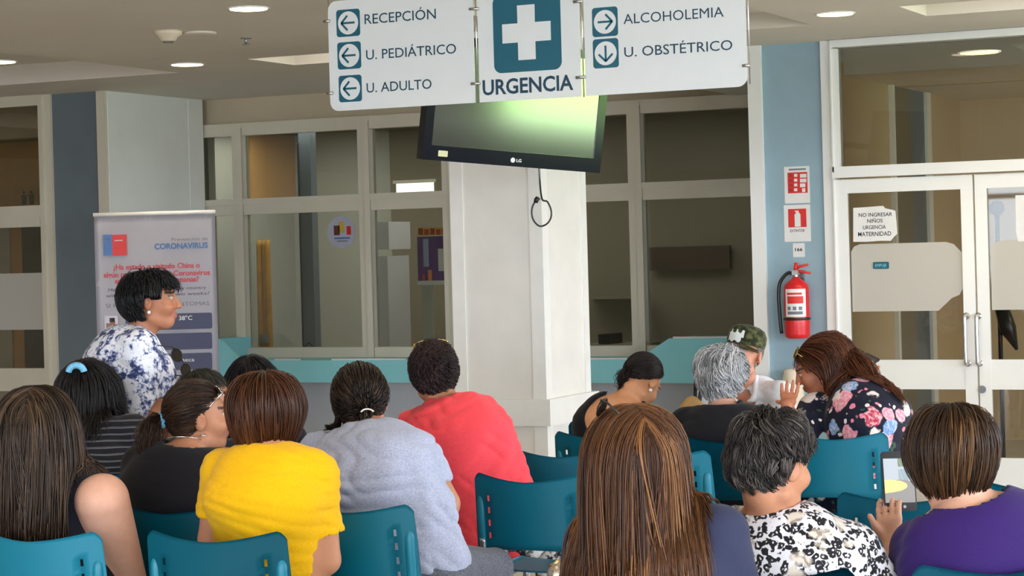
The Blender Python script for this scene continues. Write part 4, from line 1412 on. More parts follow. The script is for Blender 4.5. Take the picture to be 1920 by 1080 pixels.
M['skin'] = attr_mat('skin', .5, .35, bump=.15)
M['hair'] = attr_mat('hair_strands', .38, .28)
def cloth(name, kind, cols, scale=1., rough=.85):
    """procedural woven fabric; cols in linear rgb"""
    m = bpy.data.materials.new(name)
    m.use_nodes = True
    nt = m.node_tree; N = nt.nodes; L = nt.links
    b = N['Principled BSDF']
    b.inputs['Roughness'].default_value = rough
    b.inputs['Specular IOR Level'].default_value = .2
    b.inputs['Sheen Weight'].default_value = .08
    tc = N.new('ShaderNodeTexCoord')
    def noise(s, det=3, vec=None, rgh=.5):
        n = N.new('ShaderNodeTexNoise'); n.inputs['Scale'].default_value = s; n.inputs['Detail'].default_value = det; n.inputs['Roughness'].default_value = rgh
        L.new(vec or tc.outputs['Object'], n.inputs['Vector']); return n
    def ramp(src, stops, interp='LINEAR'):
        r = N.new('ShaderNodeValToRGB'); r.color_ramp.interpolation = interp
        e = r.color_ramp.elements
        while len(e) < len(stops): e.new(.5)
        for k, (p, c) in enumerate(stops):
            e[k].position = p; e[k].color = (*c, 1) if len(c) == 3 else c
        L.new(src, r.inputs['Fac']); return r
    def mix(f, a, c):
        x = N.new('ShaderNodeMix'); x.data_type = 'RGBA'
        L.new(f, x.inputs['Factor'])
        for sock, v in ((x.inputs['A'], a), (x.inputs['B'], c)):
            if isinstance(v, tuple): sock.default_value = (*v, 1)
            else: L.new(v, sock)
        return x.outputs['Result']
    k_w, k_b = (1, 1, 1), (0, 0, 0)
    if kind == 'plain':
        n = noise(300 * scale, 2)
        c = ramp(n.outputs['Fac'], [(.3, tuple(x * .9 for x in cols[0])), (.7, tuple(min(1, x * 1.08) for x in cols[0]))]).outputs['Color']
    elif kind == 'heather':
        n = noise(170 * scale, 4, rgh=.7)
        c = ramp(n.outputs['Fac'], [(.3, cols[0]), (.7, cols[1])]).outputs['Color']
    elif kind == 'stripes':
        s = N.new('ShaderNodeSeparateXYZ'); L.new(tc.outputs['Object'], s.inputs[0])
        nn = noise(4, 2)
        a = N.new('ShaderNodeMath'); a.operation = 'MULTIPLY_ADD'; a.inputs[1].default_value = .03; L.new(nn.outputs['Fac'], a.inputs[0]); L.new(s.outputs['Z'], a.inputs[2])
        f = N.new('ShaderNodeMath'); f.operation = 'MULTIPLY'; f.inputs[1].default_value = 44 * scale; L.new(a.outputs[0], f.inputs[0])
        fr = N.new('ShaderNodeMath'); fr.operation = 'FRACT'; L.new(f.outputs[0], fr.inputs[0])
        c = ramp(fr.outputs[0], [(0, cols[0]), (.68, cols[1]), (.8, cols[0]), (.86, cols[1]), (.93, cols[0])], 'CONSTANT').outputs['Color']
    elif kind == 'blotch':                        # navy flowers smudged over white
        n1 = noise(16 * scale, 5, rgh=.62); n2 = noise(52 * scale, 4, rgh=.65)
        ad = N.new('ShaderNodeMath'); ad.operation = 'MULTIPLY_ADD'; ad.inputs[1].default_value = .55
        L.new(n2.outputs['Fac'], ad.inputs[0]); L.new(n1.outputs['Fac'], ad.inputs[2])
        c = ramp(ad.outputs[0], [(.0, cols[1]), (.69, cols[1]), (.755, cols[2]), (.81, cols[0]), (.9, cols[0])]).outputs['Color']
    elif kind == 'floral':                        # scattered flowers on a dark ground
        wn = noise(22 * scale, 2)
        ad = N.new('ShaderNodeVectorMath'); ad.operation = 'MULTIPLY_ADD'; ad.inputs[1].default_value = (.045, .045, .045)
        L.new(wn.outputs['Color'], ad.inputs[0]); L.new(tc.outputs['Object'], ad.inputs[2])
        v = N.new('ShaderNodeTexVoronoi'); v.inputs['Scale'].default_value = 13 * scale; v.inputs['Randomness'].default_value = .9
        L.new(ad.outputs[0], v.inputs['Vector'])
        sp = N.new('ShaderNodeSeparateColor'); L.new(v.outputs['Color'], sp.inputs[0])
        pal = ramp(sp.outputs['Red'], [(0, cols[1]), (.22, cols[2]), (.42, cols[3]), (.6, cols[4]), (.78, cols[0])], 'CONSTANT').outputs['Color']
        pet = noise(90 * scale, 2)
        pal2 = mix(ramp(pet.outputs['Fac'], [(.42, k_b), (.6, (.55, .55, .55))]).outputs['Color'], pal, cols[4])
        msk = ramp(v.outputs['Distance'], [(0, k_w), (.44, k_w), (.50, k_b)]).outputs['Color']
        v2 = N.new('ShaderNodeTexVoronoi'); v2.inputs['Scale'].default_value = 34 * scale
        L.new(ad.outputs[0], v2.inputs['Vector'])
        sp2 = N.new('ShaderNodeSeparateColor'); L.new(v2.outputs['Color'], sp2.inputs[0])
        small = ramp(sp2.outputs['Green'], [(0, cols[5]), (.25, cols[0]), (.8, cols[4]), (.9, cols[1])], 'CONSTANT').outputs['Color']
        m2 = ramp(v2.outputs['Distance'], [(0, k_w), (.3, k_w), (.36, k_b)]).outputs['Color']
        base = mix(m2, cols[0], small)
        c = mix(msk, base, pal2)
    elif kind == 'leopard':
        wn = noise(30 * scale, 3)
        ad = N.new('ShaderNodeVectorMath'); ad.operation = 'MULTIPLY_ADD'; ad.inputs[1].default_value = (.03, .03, .03)
        L.new(wn.outputs['Color'], ad.inputs[0]); L.new(tc.outputs['Object'], ad.inputs[2])
        v = N.new('ShaderNodeTexVoronoi'); v.inputs['Scale'].default_value = 44 * scale
        L.new(ad.outputs[0], v.inputs['Vector'])
        ring = ramp(v.outputs['Distance'], [(0, k_b), (.16, k_b), (.22, k_w), (.50, k_w), (.56, k_b)]).outputs['Color']
        brk = ramp(noise(60 * scale, 2).outputs['Fac'], [(.30, k_b), (.36, k_w)]).outputs['Color']
        mm = N.new('ShaderNodeMath'); mm.operation = 'MULTIPLY'; L.new(ring, mm.inputs[0]); L.new(brk, mm.inputs[1])
        leo = mix(mm.outputs[0], cols[0], cols[1])
        fl = noise(7.5 * scale, 3)
        flm = ramp(fl.outputs['Fac'], [(.53, k_b), (.56, k_w)]).outputs['Color']
        wp = noise(11 * scale, 4)
        a2 = N.new('ShaderNodeVectorMath'); a2.operation = 'MULTIPLY_ADD'; a2.inputs[1].default_value = (.16, .16, .16)
        L.new(wp.outputs['Color'], a2.inputs[0]); L.new(tc.outputs['Object'], a2.inputs[2])
        v3 = N.new('ShaderNodeTexVoronoi'); v3.inputs['Scale'].default_value = 17 * scale
        L.new(a2.outputs[0], v3.inputs['Vector'])
        petal = ramp(v3.outputs['Distance'], [(0, cols[0]), (.25, cols[2]), (.5, cols[2]), (.68, cols[3]), (.8, cols[2])]).outputs['Color']
        c = mix(flm, leo, petal)
    elif kind == 'camo':
        n = noise(30 * scale, 3)
        c = ramp(n.outputs['Fac'], [(0, cols[0]), (.47, cols[1]), (.58, cols[2])], 'CONSTANT').outputs['Color']
    if isinstance(c, tuple): b.inputs['Base Color'].default_value = (*c, 1)
    else: L.new(c, b.inputs['Base Color'])
    n = noise(240, 2)
    bp = N.new('ShaderNodeBump'); bp.inputs['Strength'].default_value = .25; bp.inputs['Distance'].default_value = .003
    L.new(n.outputs['Fac'], bp.inputs['Height']); L.new(bp.outputs['Normal'], b.inputs['Normal'])
    return m

# ------------------------------------------------------------------ a head
def add_head(S, c, R, s, jaw=1.0):
    P = lambda x, y, z: c + R @ (s * V3(x, y, z))
    S.add(ell(P(0, -.012, .018), s * V3(.074, .093, .088), R), .0)
    S.add(ell(P(0, .03, -.048), s * V3(.057 * jaw, .062, .07), R), .03)
    S.add(ell(P(0, .052, -.092), s * V3(.032 * jaw, .034, .024), R), .025)
    for x in (-1, 1):
        S.add(ell(P(x * .04, .058, -.036), s * V3(.026, .028, .026), R), .02)
        S.add(cap(P(x * .052, .0, -.075), P(x * .02, .06, -.1), .016 * s * jaw, .018 * s), .02)
    S.add(cap(P(-.034, .078, .024), P(.034, .078, .024), .014 * s), .015)
    for x in (-1, 1):
        S.cut(ell(P(x * .031, .094, .003), s * V3(.017, .012, .011), R), .012)
        S.add(ell(P(x * .031, .0755, .002), s * V3(.0125, .0125, .0125), R), .002)
    S.add(cap(P(0, .086, .012), P(0, .108, -.032), .0075 * s, .012 * s), .012)
    for x in (-1, 1):
        S.add(ell(P(x * .011, .098, -.036), s * V3(.009, .01, .0075), R), .006)
    S.add(ell(P(0, .09, -.063), s * V3(.021, .012, .006), R), .006)
    S.add(ell(P(0, .088, -.074), s * V3(.018, .012, .007), R), .006)
    S.cut(cap(P(-.02, .102, -.068), P(.02, .102, -.068), .0022 * s), .003)
    for x in (-1, 1):
        Re = R @ frame(-x * 28, 0, 0)
        S.add(ell(P(x * .079, -.012, -.012), s * V3(.0085, .019, .032), Re), .008)
        S.cut(ell(P(x * .089, -.008, -.008), s * V3(.006, .009, .016), Re), .004)
def head_paint(v, col, c, R, s, skin, lips=(.36, .10, .09), brow=(.03, .02, .015), iris=(.03, .018, .01)):
    q = ((v - c) @ R) / s
    x, y, z = np.abs(q[:, 0]), q[:, 1], q[:, 2]
    front = y > .045
    m = front & (x < .024) & (z < -.054) & (z > -.083) & (y > .08)
    col[m] = .55 * np.array(lips) + .45 * skin
    m = front & (x > .012) & (x < .052) & (np.abs(z - .026 + .25 * np.clip(x - .036, 0, 1)) < .005)
    col[m] = brow
    d = np.sqrt((x - .031) ** 2 + ((z - .002) * 1.0) ** 2)
    eye = front & (np.abs(z - .002) < .0058) & (np.abs(x - .031) < .0135) & (y > .076)
    col[eye] = (.5, .47, .44)
    col[eye & (d < .006)] = iris
    m = front & (np.abs(np.abs(z - .002) - .0068) < .0016) & (np.abs(x - .031) < .014) & (z > .002)
    col[m] = brow
    m = front & (x > .03) & (x < .06) & (z < -.02) & (z > -.055)
    col[m] = col[m] * np.array([1.06, .94, .92])
def add_hand(S, w, d, n, side, curl=25., spread=1., s=1., thumb=None):
    """w wrist, d towards the fingers, n palm normal, side +1 = thumb on the (d x n) side"""
    d = unit(d); n = unit(n - d * (n @ d)); l = np.cross(d, n) * side       # l points to the thumb side
    k0 = w + d * .085 * s
    S.add(ecap(w + d * .012 * s, k0 - d * .012 * s, (.026 * s, .015 * s), (.039 * s, .0135 * s), l), .015)
    for i, (off, L) in enumerate(((.030, .066), (.010, .074), (-.010, .070), (-.029, .054))):
        a = k0 - d * .012 * s + l * off * s
        dd = unit(d + l * (off * 3.2 * spread))
        prev = a
        ang = 0.
        for j, fr in enumerate((.45, .32, .26)):
            ang += math.radians(curl * (.7 if j == 0 else 1.))
            q = dd * math.cos(ang) + n * math.sin(ang)
            nx = prev + q * L * fr * s
            S.add(cap(prev, nx, (.0088 - .0007 * j) * s, (.0082 - .0009 * j) * s), .004)
            prev = nx
    a = w + d * .028 * s + l * .022 * s
    td = unit(l * .75 + d * .75 + n * .35) if thumb is None else unit(thumb)
    b = a + td * .042 * s
    S.add(cap(a, b, .014 * s, .0105 * s), .012)
    S.add(cap(b, b + unit(td + d * .6) * .032 * s, .0102 * s, .0085 * s), .004)

# ------------------------------------------------------------------ hair
def grow_hair(name, parent, rng, c, R, s, n, cols, length, zend=None, vol=.12, rad=(.0795, .0985, .0955), line=None, flow='fall', part=None,
              segs=14, width=.0026, curl=0., cfreq=3., messy=.12, field=None, tie=None, tail=None, clump=.55, guides=70, crown=(0, -.35, .94),
              back=.35, out=.25, shell=True, lowcol=None, front=None, keepout=.006, hi=.25, sweep=None, sweep_r=1.9, hug=0., ear=False):
    n = int(n * 1.7); width *= .62; guides = int(guides * 1.5)
    rad = np.array(rad) * s
    c = c + np.array(R) @ (s * V3(0, -.012, .016))        # middle of the skull
    line = line or ([-1, -.6, -.1, .15, .4, .62, .95], [-.82, -.72, -.20, .02, .30, .52, .72])
    def scalp_ok(q):
        return q[:, 2] > np.interp(q[:, 1], *line)
    q = rng.normal(size=(n * 6, 3)); q /= np.linalg.norm(q, axis=1, keepdims=True)
    q = q[scalp_ok(q)][:n]; n = len(q)
    e = vol * rng.uniform(0, 1, n) ** .7
    up = np.array([0, 0, 1.])
    R = np.array(R)
    toW = lambda loc: loc @ R.T
    p = c + toW(rad * q * (1 + .0 * e[:, None]))
    L = length * rng.uniform(.82, 1.08, n) if not callable(length) else length(q, rng)
    path = [p.copy()]
    if flow == 'tie':
        qt = unit(np.array(tie))
        w = np.arccos(np.clip(q @ qt, -1, 1))
        for k in range(1, segs + 1):
            t = k / segs
            sw = np.sin(w) + 1e-6
            qq = (np.sin((1 - t) * w) / sw)[:, None] * q + (np.sin(t * w) / sw)[:, None] * qt
            lift = 1.0 + e * (1 - t) * np.sin(np.pi * min(1, t * 1.4 + .15)) + .03 * (1 - t) + rng.normal(0, .004, n)
            path.append(c + toW(rad * qq * lift[:, None]))
    else:
        step = (L / segs)[:, None]
        cr = unit(np.array(crown))
        prev = None
        rnd = rng.normal(0, messy, (n, 3))
        g = np.array([0, 0, -1.])
        pside = np.sign(q[:, 0] - (part if part is not None else 0.) + rng.normal(0, .02, n)) if part is not None else None
        for k in range(segs):
            ql = ((p - c) @ R) / rad
            rho = np.linalg.norm(ql, axis=1)
            nl = (ql / rad); nl /= np.linalg.norm(nl, axis=1, keepdims=True)
            nw = toW(nl)
            if flow == 'fall':
                d = np.tile(g, (n, 1)).astype(float)
                if part is not None:
                    topw = np.clip(ql[:, 2], 0, 1)[:, None] * (rho < 1.5)[:, None]
                    d = d + topw * (toW(np.stack([pside * out * 3, -back * np.ones(n), 0 * pside], 1)))
                else:
                    topw = np.clip(ql[:, 2], 0, 1)[:, None] * (rho < 1.5)[:, None]
                    away = ql / (rho[:, None] + 1e-9) - cr
                    d = d + topw * toW(away * 1.6)
            elif flow == 'crown':
                away = ql / (rho[:, None] + 1e-9) - cr
                d = toW(away + np.array([0, -.0, -.35])) * 1.0
            elif flow == 'sweep':
                d = np.tile(toW(np.array(front)[None])[0], (n, 1)) + .5 * g
            if sweep is not None:
                d = d + (rho < sweep_r)[:, None] * toW(np.array(sweep)[None])
            d = d + rnd
            target = 1 + e * min(1, (k + 1) / 3)
            near = rho < target * 1.12
            dn = np.sum(d * nw, 1)
            d = np.where((near & (dn < 0))[:, None], d - nw * dn[:, None], d)
            d /= np.linalg.norm(d, axis=1, keepdims=True) + 1e-9
            if prev is not None:
                d = .45 * prev + .55 * d
                d /= np.linalg.norm(d, axis=1, keepdims=True) + 1e-9
            prev = d
            p = p + d * step
            ql = ((p - c) @ R) / rad
            rho = np.linalg.norm(ql, axis=1)
            fix = (rho < target) | (flow == 'crown')
            sc = np.where(fix, target / (rho + 1e-9), 1)
            sc = 1 + (sc - 1) * .7
            if hug:
                far = (~fix) & (rho < 2.2)
                sc = np.where(far, 1 + (target / (rho + 1e-9) - 1) * hug * .5, sc)
            p = c + toW(ql * sc[:, None] * rad)
            if field is not None:
                dd = field.sample(p)
                need = keepout + .02 * e / max(vol, 1e-3)
                hit = dd < need
                if hit.any():
                    gr = field.grad(p[hit])
                    p[hit] += gr * (need[hit] - dd[hit])[:, None]
            path.append(p.copy())
    P = np.stack(path, 1)                          # n, segs+1, 3
    # locks
    if clump > 0 and guides:
        gi = rng.choice(n, min(guides, n), replace=False)
        dist = ((q[:, None] - q[gi][None]) ** 2).sum(2)
        ng = gi[np.argmin(dist, 1)]
        lock = np.argmin(dist, 1)
        t = np.linspace(0, 1, P.shape[1])[None, :, None]
        off = P - P[ng]
        P = P[ng] + off * (1 - clump * t)
    else:
        lock = rng.integers(0, 60, n)
    if curl:
        S_ = np.linspace(0, 1, P.shape[1])
        ph = rng.uniform(0, 6.28, 600)[lock] + rng.normal(0, .35, n)
        fr = cfreq * rng.uniform(.8, 1.25, 600)[lock]
        a = curl * np.minimum(1, S_ * 3)[None, :]
        P[:, :, 0] += a * np.cos(ph[:, None] + 6.28 * fr[:, None] * S_[None])
        P[:, :, 2] += a * .8 * np.sin(ph[:, None] + 6.28 * fr[:, None] * S_[None])
        P[:, :, 1] += a * np.sin(1.3 * ph[:, None] + 6.28 * fr[:, None] * S_[None])
    if zend is not None:
        ze = zend(q, rng) if callable(zend) else zend + rng.normal(0, .016, n)
        for k in range(1, P.shape[1]):
            below = P[:, k, 2] < ze
            P[below, k] = P[below, k - 1]
    if ear:                                        # hair stops above and behind the ears
        lc = ((P - c) @ R) / s
        de = ((np.abs(lc[..., 0]) - .080) / .05) ** 2 + ((lc[..., 1] - .004) / .022) ** 2 + ((lc[..., 2] + .042) / .036) ** 2
        fr = ((lc[..., 1] > .02) & (lc[..., 2] < -.02))
        bad = (de < 1) | fr | ((lc[..., 1] > .058) & (lc[..., 2] < (.030 + .016 * np.random.default_rng(3).normal(size=len(P)))[:, None]))
        for k in range(1, P.shape[1]):
            b_ = bad[:, k]
            P[b_, k] = P[b_, k - 1]
            if k + 1 < P.shape[1]: bad[:, k + 1] |= b_
    tone = np.clip(.42 + .17 * rng.normal(size=600)[lock] + .15 * rng.normal(size=n), 0, 1)
    groups = [(P, tone, q)]
    if tail is not None:
        nt_, tl, tw, tdir, tcurl = tail['n'], tail['len'], tail['w'], unit(tail['dir']), tail.get('curl', .004)
        qt = unit(np.array(tie)); t0 = c + toW((rad * qt)[None])[0]
        pts = np.tile(t0, (nt_, 1)) + rng.normal(0, .006 * s, (nt_, 3))
        offs = rng.normal(0, 1, (nt_, 3)); offs /= np.linalg.norm(offs, axis=1, keepdims=True); offs *= rng.uniform(0, 1, (nt_, 1)) ** .5
        tp = [pts.copy()]
        ln = tl * rng.uniform(.7, 1.05, nt_)
        ts = 12
        for k in range(ts):
            u = (k + 1) / ts
            dr = tdir * max(0, 1 - u * tail.get('drop', 2.5)) + np.array([0, 0, -1]) * min(1, u * tail.get('drop', 2.5)) + np.array(tail.get('lean', (0, 0, 0)))
            dr = dr / np.linalg.norm(dr)
            pts = pts + dr * (ln / ts)[:, None] + offs * tw * (np.sin(np.pi * min(1, u * 1.15 + .05)) - np.sin(np.pi * min(1, (k / ts) * 1.15 + .05)))
            if field is not None:
                dd = field.sample(pts)
                hit = dd < keepout
                if hit.any(): pts[hit] += field.grad(pts[hit]) * (keepout - dd[hit])[:, None]
            tp.append(pts.copy())
        T = np.stack(tp, 1)
        T += rng.normal(0, tcurl, T.shape) * np.linspace(0, 1, T.shape[1])[None, :, None]
        groups.append((T, np.clip(.5 + .25 * rng.normal(size=nt_), 0, 1), None))
    VV, FF, CC = [], [], []
    base = 0
    cols = np.array(cols, float)
    for (P, tone, q) in groups:
        n, m = P.shape[:2]
        T = np.gradient(P, axis=1); T /= np.linalg.norm(T, axis=2, keepdims=True) + 1e-9
        side = np.cross(T, P - c); side /= np.linalg.norm(side, axis=2, keepdims=True) + 1e-9
        nor = np.cross(side, T)
        w = width * (.35 + .65 * np.sin(np.pi * np.clip(np.linspace(.12, 1.0, m), 0, 1)) ** .5)[None, :, None] * rng.uniform(.7, 1.3, (n, 1, 1))
        ring = np.stack([P + side * w, P + nor * w * .55, P - side * w], 2)      # a flat three sided strand
        VV.append(ring.reshape(-1, 3))
        k0 = np.arange(n)[:, None, None] * (m * 3) + np.arange(m - 1)[None, :, None] * 3 + np.arange(3)[None, None, :]
        k1 = np.arange(n)[:, None, None] * (m * 3) + np.arange(m - 1)[None, :, None] * 3 + (np.arange(3)[None, None, :] + 1) % 3
        FF.append(np.stack([k0, k1, k1 + 3, k0 + 3], 3).reshape(-1, 4) + base)
        base += n * m * 3
        x = np.clip(tone, 0, 1)
        cc = np.where((x < .5)[:, None], cols[0] + (cols[1] - cols[0]) * (x * 2)[:, None], cols[1] + (cols[2] - cols[1]) * ((x - .5) * 2)[:, None])
        cc = np.repeat(cc[:, None], m, 1)
        if lowcol is not None and q is not None:          # dyed or shaved lower hair
            lw = np.clip((lowcol[1] - q[:, 2]) / .25, 0, 1)[:, None, None]
            cc = cc * (1 - lw) + np.array(lowcol[0]) * lw
        CC.append(np.repeat(cc[:, :, None], 3, 2).reshape(-1, 3))
    if shell:
        nu, nv = 48, 30
        th = np.linspace(0, 2 * np.pi, nu, endpoint=False); ph = np.linspace(.02, np.pi - .3, nv)
        qs = np.stack([np.outer(np.sin(ph), np.cos(th)), np.outer(np.sin(ph), np.sin(th)), np.outer(np.cos(ph), np.ones(nu))], 2).reshape(-1, 3)
        ok = scalp_ok(qs)
        vs = c + toW(rad * qs * 1.0)
        i = np.arange(nv - 1)[:, None] * nu + np.arange(nu)[None]
        j = np.arange(nv - 1)[:, None] * nu + (np.arange(nu)[None] + 1) % nu
        f = np.stack([i, i + nu, j + nu, j], 2).reshape(-1, 4)
        f = f[ok[f].all(1)]
        VV.append(vs); FF.append(f + base); CC.append(np.tile(cols[0] * .9, (len(vs), 1)))
        base += len(vs)
    return quad_mesh(name, np.concatenate(VV), np.concatenate(FF), M['hair'], parent, np.concatenate(CC))

# ------------------------------------------------------------------ a person
def person(P):
    """P: dict. All places are in the camera's floor frame; the Empty stands on the floor under the hips"""
    s = P.get('s', 1.0)
    rng = np.random.default_rng(P.get('seed', 1))
    hipx, hipd = P['hip']
    o = cf(hipx, 800, hipd); org = np.array([o[0], hipd, 0.])
    root = empty('person', to_room(org), TH, P['label'], 'person')
    loc = lambda px, py, d: cf(px, py, d) - org
    hc = loc(*P['head']) if len(P['head']) == 3 else np.array(P['head'])
    Rh = frame(*P.get('look', (0, 0, 0)))
    hs = P.get('hs', 1.0) * s
    Rb = frame(P.get('yaw', 0))
    r, f, u = Rb[:, 0], Rb[:, 1], Rb[:, 2]
    stand = P.get('stand', False)
    hip = V3(0, 0, P.get('hipz', .84 if stand else .565))
    c7 = loc(*P['c7']) if 'c7' in P else hc + Rh @ V3(0, -.045, -.125) * hs + V3(0, 0, -.045) * s
    fat = P.get('fat', 1.0)
    # spine with a rounded back
    hump = P.get('hump', .05)
    waist = hip * .62 + c7 * .38 - f * hump * .5
    rib = hip * .32 + c7 * .68 - f * hump
    chest = hip * .14 + c7 * .86 - f * hump * .55
    sw = P.get('sw', .165) * s
    upd = unit(c7 - hip)
    drop = P.get('sdrop', .05)
    sh = {}
    for sd in (-1, 1):
        q = c7 - upd * drop + r * sd * sw + f * P.get('sfwd', .01)
        k = 'shL' if sd < 0 else 'shR'
        if k in P: q = loc(*P[k])
        sh[sd] = q
    el, wr = {}, {}
    for sd in (-1, 1):
        k = 'L' if sd < 0 else 'R'
        el[sd] = loc(*P['el' + k]) if 'el' + k in P else sh[sd] + r * sd * .055 * fat - V3(0, 0, .255) * s + f * .07
        wr[sd] = loc(*P['wr' + k]) if 'wr' + k in P else el[sd] + f * .2 * s - r * sd * .1 + V3(0, 0, .02 if not stand else -.05)
    skin = np.array(P.get('skin', rgb(176, 122, 96)))
    h = P.get('res', .0065)
    ua, fa = P.get('ua', .045) * (.6 + .4 * fat), P.get('fa', .036) * (.7 + .3 * fat)
    pts = np.array([hc + V3(0, 0, .13), hc - V3(0, 0, .14), c7, hip, *sh.values(), *el.values(), *wr.values()])
    # torso section half widths (across, deep)
    wd = P.get('w', (.185, .160, .165, .150))
    dp = P.get('d', (.135, .120, .118, .100))
    wd = [x * fat * s for x in wd]; dp = [x * (.5 + .5 * fat) * s for x in dp]
    def torso(S, off):
        S.add(ecap(hip - upd * .0, waist, (wd[0] + off, dp[0] + off), (wd[1] + off, dp[1] + off), r), .0)
        S.add(ecap(waist, rib, (wd[1] + off, dp[1] + off), (wd[2] + off, dp[2] + off), r), .06)
        S.add(ecap(rib, chest, (wd[2] + off, dp[2] + off), (wd[3] * .9 + off, dp[3] * .85 + off), r), .06)
        for sd in (-1, 1):
            S.add(cap(c7 - upd * .04, sh[sd] + upd * .0, .046 * s + off, .050 * s + off), .05)
            S.add(ell(rib + f * (dp[2] * .72) + r * sd * .075 * fat, V3(.07, .055, .065) * fat + off, Rb), .05)
    S = SDF(pts.min(0) - .2, pts.max(0) + .2, h)
    torso(S, P.get('inset', -.010))
    neck_b = c7 + f * .025
    S.add(ecap(neck_b - upd * .03, hc + Rh @ V3(0, -.02, -.075) * hs, (.060 * s, .056 * s), (.052 * s, .054 * s), r), .035)
    for sd in (-1, 1):
        S.add(cap(sh[sd], el[sd], ua * 1.16, ua * .9), .03)
        S.add(cap(el[sd], wr[sd], fa * 1.08, fa * .68), .015)
        k = 'hand' + ('L' if sd < 0 else 'R')
        d = unit(wr[sd] - el[sd])
        hp = P.get(k, {})
        nrm = np.array(hp.get('n', (0, 0, -1.)))
        hd = np.array(hp.get('d', d))
        add_hand(S, wr[sd], hd, nrm, hp.get('side', -sd if abs(nrm[2]) > .5 and nrm[2] < 0 else sd), hp.get('curl', 28), hp.get('spread', .6), .95 * s, hp.get('thumb'))
    body_noface = S.a.copy()
    Sh = SDF(hc - .17, hc + .17, h)
    add_head(S, hc, Rh, hs, P.get('jaw', 1.0))
    v, fc = S.mesh()
    col = np.tile(skin, (len(v), 1))
    head_paint(v, col, hc, Rh, hs, skin, brow=P.get('brow', (.03, .02, .015)), lips=P.get('lips', (.36, .10, .09)))
    body = quad_mesh('body', v, fc, M['skin'], root, col)
    # garments
    tp = P['top']
    G = SDF(pts.min(0) - .22, pts.max(0) + .22, tp.get('res', .0075))
    off = tp.get('off', .006)
    torso(G, off)
    sl = tp.get('sleeve', 0)
    for sd in (-1, 1):
        if sl > 0:
            e1 = sh[sd] + (el[sd] - sh[sd]) * min(1, sl)
            rr = tp.get('loose', .014)
            G.add(cap(sh[sd], e1, ua * 1.16 + rr, ua * (1.16 - .22 * min(1, sl)) + rr + tp.get('flare', .004)), .03)
            if sl > 1:
                G.add(cap(el[sd], el[sd] + (wr[sd] - el[sd]) * min(1, sl - 1), fa * 1.1 + rr, fa * .8 + rr), .02)
            ax = unit(el[sd] - sh[sd]) if sl <= 1 else unit(wr[sd] - el[sd])
            e2 = e1 if sl <= 1 else el[sd] + (wr[sd] - el[sd]) * min(1, sl - 1)
            G.cut(ecap(e2 + ax * .012, e2 + ax * .12, (.12, .12), (.12, .12), r) if False else cap(e2 + ax * .085, e2 + ax * .16, .078 + rr), .004)
        hole = tp.get('hole', {}).get(sd, -sl)
        if sl < 0 and hole > 0:                       # armhole of a sleeveless top
            G.cut(ecap(sh[sd] + r * sd * .075 + upd * .02, sh[sd] + r * sd * .07 - upd * .09, (hole, .13), (hole * .9, .11), r), .008)
    if tp.get('bust', 0):
        pass
    G.folds(tp.get('fold', .0035), P.get('seed', 1) + 7, tp.get('ff', 1.))
    # neckline
    nk = tp.get('neck', (.075, .02, .0))               # radius, drop at the front, drop at the back
    a, b = neck_b + f * .03 - V3(0, 0, nk[1]), neck_b - f * .045 - V3(0, 0, nk[2]) + V3(0, 0, .012)
    G.cut(ecap(b, a + f * .03, (nk[0], .045), (nk[0], .05), r), .006)
    G.cut(cap(neck_b + upd * .02, hc, nk[0] * .9), .006)
    if 'scoop' in tp:
        q = loc(*tp['scoop'][:3]); G.cut(ell(q, tp['scoop'][3], Rb), .01)
    G.plane(hip - V3(0, 0, tp.get('hem', .07)), (0, 0, 1))
    v, fc = G.mesh()
    shirt = quad_mesh(tp.get('name', 'shirt'), v, fc, tp['mat'], root)
    # legs
    lg = P.get('legs')
    if lg:
        hipw = .085 * fat
        lo, hi_ = np.array([-.6, -.5, 0]), np.array([.6, .9, hip[2] + .12])
        T = SDF(np.minimum(pts.min(0), hip - .45) * [1, 1, 0], np.maximum(hip + .5, hip + f * .62), .011)
        T = SDF(np.array([-.62, -.62, 0.02]), np.array([.62, .62, hip[2] + .1]), .011)
        T.add(ell(hip - V3(0, 0, .01), V3(wd[0] * .98, dp[0] * 1.02, .10), Rb), .0)
        for sd in (-1, 1):
            if stand:
                kn = hip * [1, 1, 0] + r * sd * .085 + V3(0, 0, .45) + f * .01
                an = kn * [1, 1, 0] + V3(0, 0, .09)
            else:
                kn = hip + r * sd * (.10 + .05 * fat) + f * .40 * s - V3(0, 0, .045)
                an = kn * [1, 1, 0] + V3(0, 0, .09) - f * P.get('tuck', .03)
            T.add(cap(hip + r * sd * hipw - V3(0, 0, .015), kn, .088 * fat, .062), .05)
            T.add(cap(kn, an, .06, .046), .03)
            bm = bmesh.new()
            ft = an * [1, 1, 0]
            rings = []
            ff, rr = f, r
            for t, w, hgt in ((-.07, .02, .05), (-.06, .032, .075), (0, .036, .085), (.07, .042, .06), (.13, .042, .045), (.17, .026, .035), (.178, .01, .02)):
                rings.append([bm.verts.new(tuple(ft + ff * t + rr * w * math.cos(a_) + V3(0, 0, max(0, hgt * .5 + hgt * .5 * math.sin(a_))))) for a_ in np.linspace(0, 2 * math.pi, 12, endpoint=False)])
            for A_, B_ in zip(rings, rings[1:]):
                for k in range(12):
                    bm.faces.new((A_[k], A_[(k + 1) % 12], B_[(k + 1) % 12], B_[k]))
            bm.faces.new(rings[0][::-1]); bm.faces.new(rings[-1])
            bmesh.ops.recalc_face_normals(bm, faces=bm.faces[:])
            link_mesh('shoe', bm, M['black'], root, smooth=True)
        v, fc = T.mesh()
        quad_mesh(lg.get('name', 'trousers'), v, fc, lg['mat'], root)
    # hair
    hp = dict(P['hair'])
    fld = None
